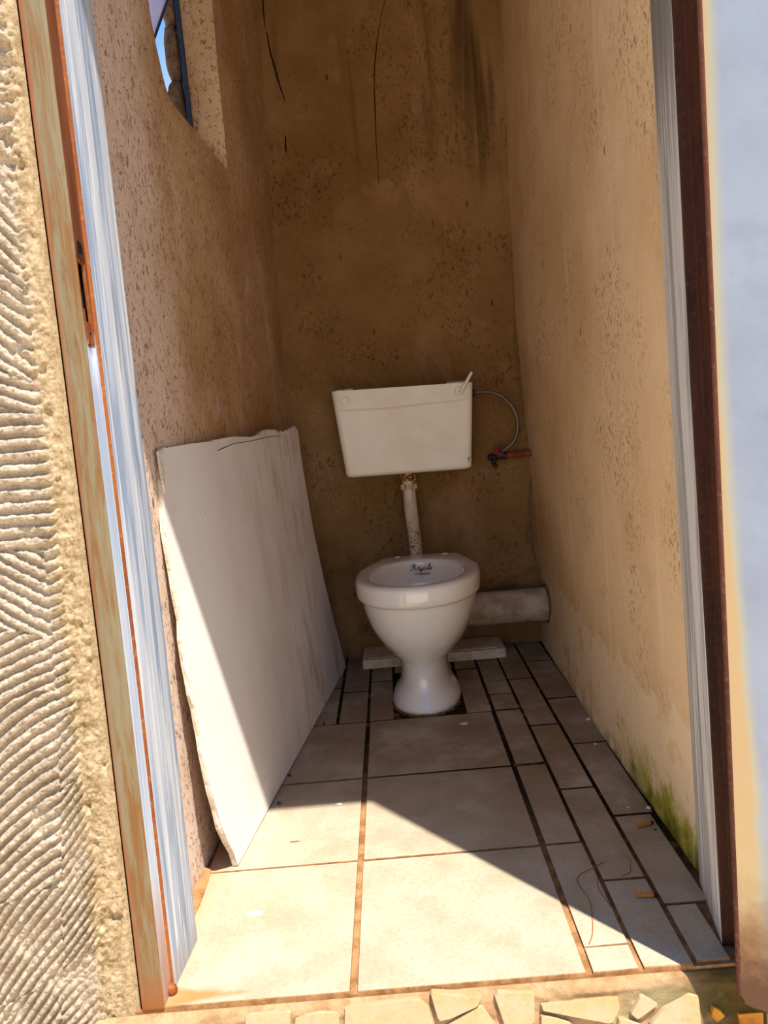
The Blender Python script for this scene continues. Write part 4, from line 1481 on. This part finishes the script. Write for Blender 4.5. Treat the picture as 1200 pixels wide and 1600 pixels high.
# ================================================================== LEANING BOARD
bA = Vector((-0.362, 0.368, 0.0014))
bU = Vector((0.12666633, 0.99194538, 0)); bV = Vector((-0.07090093, 0.00905368, 0.99744227)); bN = Vector((0.98940826, -0.12634235, 0.07147664))
board = empty('ceiling_board', tuple(bA))
tag(board, 'large white broken ceiling board leaning on the left wall', 'board')
front_e = [(0.0044, 0.8021), (-0.012, 0.74), (-0.0323, 0.6692), (-0.031, 0.62), (-0.037, 0.56), (-0.0341, 0.5038), (-0.0473, 0.4712), (-0.0538, 0.3955), (-0.050, 0.34), (-0.0502, 0.2883), (-0.054, 0.23), (-0.0514, 0.1762), (-0.045, 0.14), (-0.0381, 0.1017), (-0.0228, 0.062), (-0.006, 0.030), (0.0004, 0.0)]
bottom_e = [(0.17, 0.0012), (0.3404, 0.003), (0.6, 0.0015), (0.9, 0.001), (1.2139, 0.0006)]
back_e = [(1.1779, 0.1072), (1.140, 0.22), (1.1075, 0.3448), (1.0822, 0.4981), (1.0831, 0.6441), (1.0885, 0.7471), (1.1075, 0.8205), (1.0753, 0.8357), (0.9284, 0.822)]
crack = [(0.9132, 0.811), (0.7526, 0.8132), (0.597, 0.8091), (0.4384, 0.8081), (0.3182, 0.7979)]
main = front_e + bottom_e + back_e + crack + [(0.300, 0.8205), (0.1734, 0.8218), (0.0035, 0.8188)]


def board_mesh(name, outline, t_back, t_front, jitter):
    """front face, back face and a crumbly edge with a middle ring"""
    N = len(outline)
    # densify
    P = []
    for i in range(N):
        a, b = outline[i], outline[(i + 1) % N]
        L = math.hypot(b[0] - a[0], b[1] - a[1]); k = max(1, int(L / 0.02))
        for j in range(k):
            t = j / k; P.append((a[0] + (b[0] - a[0]) * t, a[1] + (b[1] - a[1]) * t))
    M = len(P)
    jit = [random.uniform(0, 1) for _ in range(M)]
    v = []
    for t, amt in ((t_front, 0.0), (t_front - 0.0015, 0.0), ((t_front + t_back) / 2, 1.0), (t_back, 0.7)):
        for i, (u, w) in enumerate(P):
            n0 = P[i - 1]; n1 = P[(i + 1) % M]
            tx, ty = n1[0] - n0[0], n1[1] - n0[1]; L = math.hypot(tx, ty) or 1
            nx_, ny_ = ty / L, -tx / L
            free = 0.0 if w < 0.03 else 1.0
            d = jitter * amt * (jit[i] - 0.55) * free
            if u < 0.02 and 0.03 < w < 0.80: d += 0.003 * amt      # the core peeps out on the front edge
            v.append((u + nx_ * d, max(0.0005, w + ny_ * d), t))
    f = [tuple(range(M))]; mi = [0]
    for r in range(3):
        for i in range(M):
            j = (i + 1) % M
            f.append((r * M + j, r * M + i, (r + 1) * M + i, (r + 1) * M + j)); mi.append(1 if r else 0)
    f.append(tuple(3 * M + i for i in range(M - 1, -1, -1))); mi.append(1)
    # local axes of the board object: x = out of the face, y = along, z = up the slope
    V = [(c, a, b) for a, b, c in v]
    o = obj(name, V, f, [MAT['board'], MAT['board_core']], board, False, mi, local=True)
    o.matrix_local = Matrix(((bN.x, bU.x, bV.x, 0), (bN.y, bU.y, bV.y, 0), (bN.z, bU.z, bV.z, 0), (0, 0, 0, 1)))
    return o


board_mesh('sheet', main, -0.0115, 0.0, 0.007)
# strip cracked off along the top, still hanging on, tilted a little back
strip = [(0.320, 0.8000), (0.4384, 0.8100), (0.597, 0.8112), (0.7526, 0.8152), (0.9132, 0.8130), (0.9145, 0.8150), (0.84, 0.8321), (0.7281, 0.8353), (0.6695, 0.8235), (0.603, 0.8198), (0.4487, 0.8262), (0.305, 0.8235)]
so_ = board_mesh('broken_strip', strip, -0.0125, -0.0022, 0.003)
tag(so_, 'cracked strip along the top edge')
# curled flap of torn facing paper
mb = MB()
fl_ = [(0.872, 0.800), (0.905, 0.806), (0.932, 0.818), (0.925, 0.826), (0.895, 0.824), (0.880, 0.829)]
cpts = [bA + bU * a + bV * b for a, b in fl_]
cpts = [p - bA + bN * (0.001 + 0.006 * (i in (2, 3)) + 0.002 * (i in (1, 4))) for i, p in enumerate(cpts)]
mb.add([tuple(p) for p in cpts] + [tuple(p - bN * 0.0008) for p in cpts], [tuple(range(6)), tuple(range(11, 5, -1))] + [(i, (i + 1) % 6, 6 + (i + 1) % 6, 6 + i) for i in range(6)])
mb.build('torn_flap', MAT['chip'], board, local=True)
# chewed corner flap at the front top
mb = MB()
fl_ = [(-0.012, 0.815), (0.030, 0.822), (0.012, 0.795), (0.002, 0.760), (-0.006, 0.735), (-0.016, 0.770)]
cpts = [bU * a + bV * b + bN * (0.0015 + 0.004 * (i in (0, 5))) for i, (a, b) in enumerate(fl_)]
mb.add([tuple(p) for p in cpts] + [tuple(p - bN * 0.0045) for p in cpts], [tuple(range(6)), tuple(range(11, 5, -1))] + [(i, (i + 1) % 6, 6 + (i + 1) % 6, 6 + i) for i in range(6)])
mb.build('torn_flap', MAT['chip'], board, local=True)

# ================================================================== SMALL THINGS ON THE FLOOR
def butt(x, y, x2, y2, label, lean=0.0):
    L = math.hypot(x2 - x, y2 - y)
    t = empty('cigarette_butt', (x, y, 0.0))
    t.rotation_euler = (0, 0, math.atan2(y2 - y, x2 - x))
    tag(t, label, 'cigarette butt', 'cigarette butts on the floor')
    r = 0.0041
    MB().tube([(0, 0, r), (0.002, 0, r), (L * 0.40, 0, r * 0.96), (L * 0.78, 0, r)], [r * 0.92, r, r * 0.95, r * 0.98], 14).build('filter', MAT['butt'], t, local=True, auto=50)
    MB().tube([(L * 0.77, 0, r * 0.95), (L * 0.9, 0.0008, r * 0.9), (L * 1.0, 0.001, r * 0.8)], [r * 1.0, r * 0.85, r * 0.55], 10).build('burnt_end', MAT['ash'], t, local=True, auto=50)


butt(0.4200, 0.3850, 0.4560, 0.3955, 'cigarette butt lying near the mossy foot of the right wall')
butt(0.3505, 0.1690, 0.3870, 0.1640, 'cigarette butt lying across the floor joint closest to the doorway')


def flake(name, x, y, r, label, mat, seed, h=0.0022, cat='plaster chip', grp='crumbs on the floor', asp=0.6):
    N = 9
    rs = random.Random(seed)
    poly = [(x + r * rs.uniform(0.6, 1.1) * math.cos(2 * math.pi * i / N), y + r * asp * rs.uniform(0.6, 1.1) * math.sin(2 * math.pi * i / N)) for i in range(N)]
    o = MB().prism(poly, (0, 0, 0), (1, 0, 0), (0, 1, 0), 0.0001, h, 0, r * 0.25)
    c = empty('tmp', (x, y, 0.0))
    q = o.build(name, MAT[mat])
    q.data.transform(Matrix.Translation((-x, -y, 0))); q.location = (x, y, 0)
    bpy.data.objects.remove(c)
    tag(q, label, cat, grp)
    return q


flake('plaster_flake', 0.140, 0.982, 0.013, 'pale plaster flake on the tile just in front of the toilet', 'chip', 1)
flake('plaster_flake', -0.304, 0.213, 0.016, 'bright white paint flake on the sunlit tile by the left jamb', 'chip', 2, 0.0012)
flake('plaster_flake', -0.176, 0.586, 0.008, 'small pale crumb where sunlight ends on the floor', 'chip', 3)
flake('plaster_crumb', 0.466, 0.456, 0.005, 'white crumb against the foot of the mossy wall', 'chip', 4, 0.005)
flake('plaster_crumb', 0.428, 0.466, 0.0035, 'tiny white crumb left of the one at the mossy wall', 'chip', 5, 0.002)
flake('plaster_crumb', 0.442, 0.783, 0.005, 'white crumb on the right-hand tiles level with the board middle', 'chip', 6, 0.003)
flake('plaster_crumb', 0.464, 0.939, 0.008, 'flat grey crumb tucked against the right wall', 'chip', 7, 0.005)
flake('dirt_crumb', -0.306, 0.750, 0.006, 'dark crumb touching the board edge in the shade', 'chip_dark', 8, 0.006, 'dirt crumb')
flake('dirt_crumb', -0.314, 0.612, 0.006, 'dark crumb beside the board at the edge of the sunlight', 'chip_dark', 9, 0.006, 'dirt crumb')
flake('dirt_crumb', -0.247, 1.066, 0.005, 'dark crumb by the board at a tile joint deep in shade', 'chip_dark', 10, 0.005, 'dirt crumb')
flake('wood_splinter', -0.259, 0.443, 0.012, 'thin brown splinter on the sunlit tile in front of the board', 'thread', 12, 0.0014, 'splinter', asp=0.12)
flake('dirt_crumb', 0.452, 0.372, 0.003, 'black speck beside the upper cigarette butt', 'ash', 14, 0.003, 'dirt crumb')
# fallen rubble at the foot of the jamb is part of the mortar; loose threads stay separate
def thread(pts, label, r=0.0009):
    p = smooth_path([(a, b, 0.0006) for a, b in pts], 6)
    c = p[0].copy(); c.z = 0
    mb = MB(); mb.tube([q - c for q in p], r, 6)
    o = mb.build('thread', MAT['thread'], auto=60)
    o.location = c
    tag(o, label, 'thread', 'rusty threads on the floor')


thread([(0.3255, 0.278), (0.300, 0.262), (0.273, 0.244), (0.265, 0.22), (0.272, 0.174), (0.2665, 0.131), (0.255, 0.084), (0.243, 0.060)], 'long curly rusty thread running from shade into sunlight')
thread([(0.302, 0.232), (0.296, 0.205), (0.298, 0.18), (0.303, 0.144)], 'short rusty thread right of the long one, in shade')
thread([(0.365, 0.300), (0.374, 0.282), (0.369, 0.262), (0.362, 0.240), (0.345, 0.232)], 'short rusty thread on the tile left of the cigarette butts')
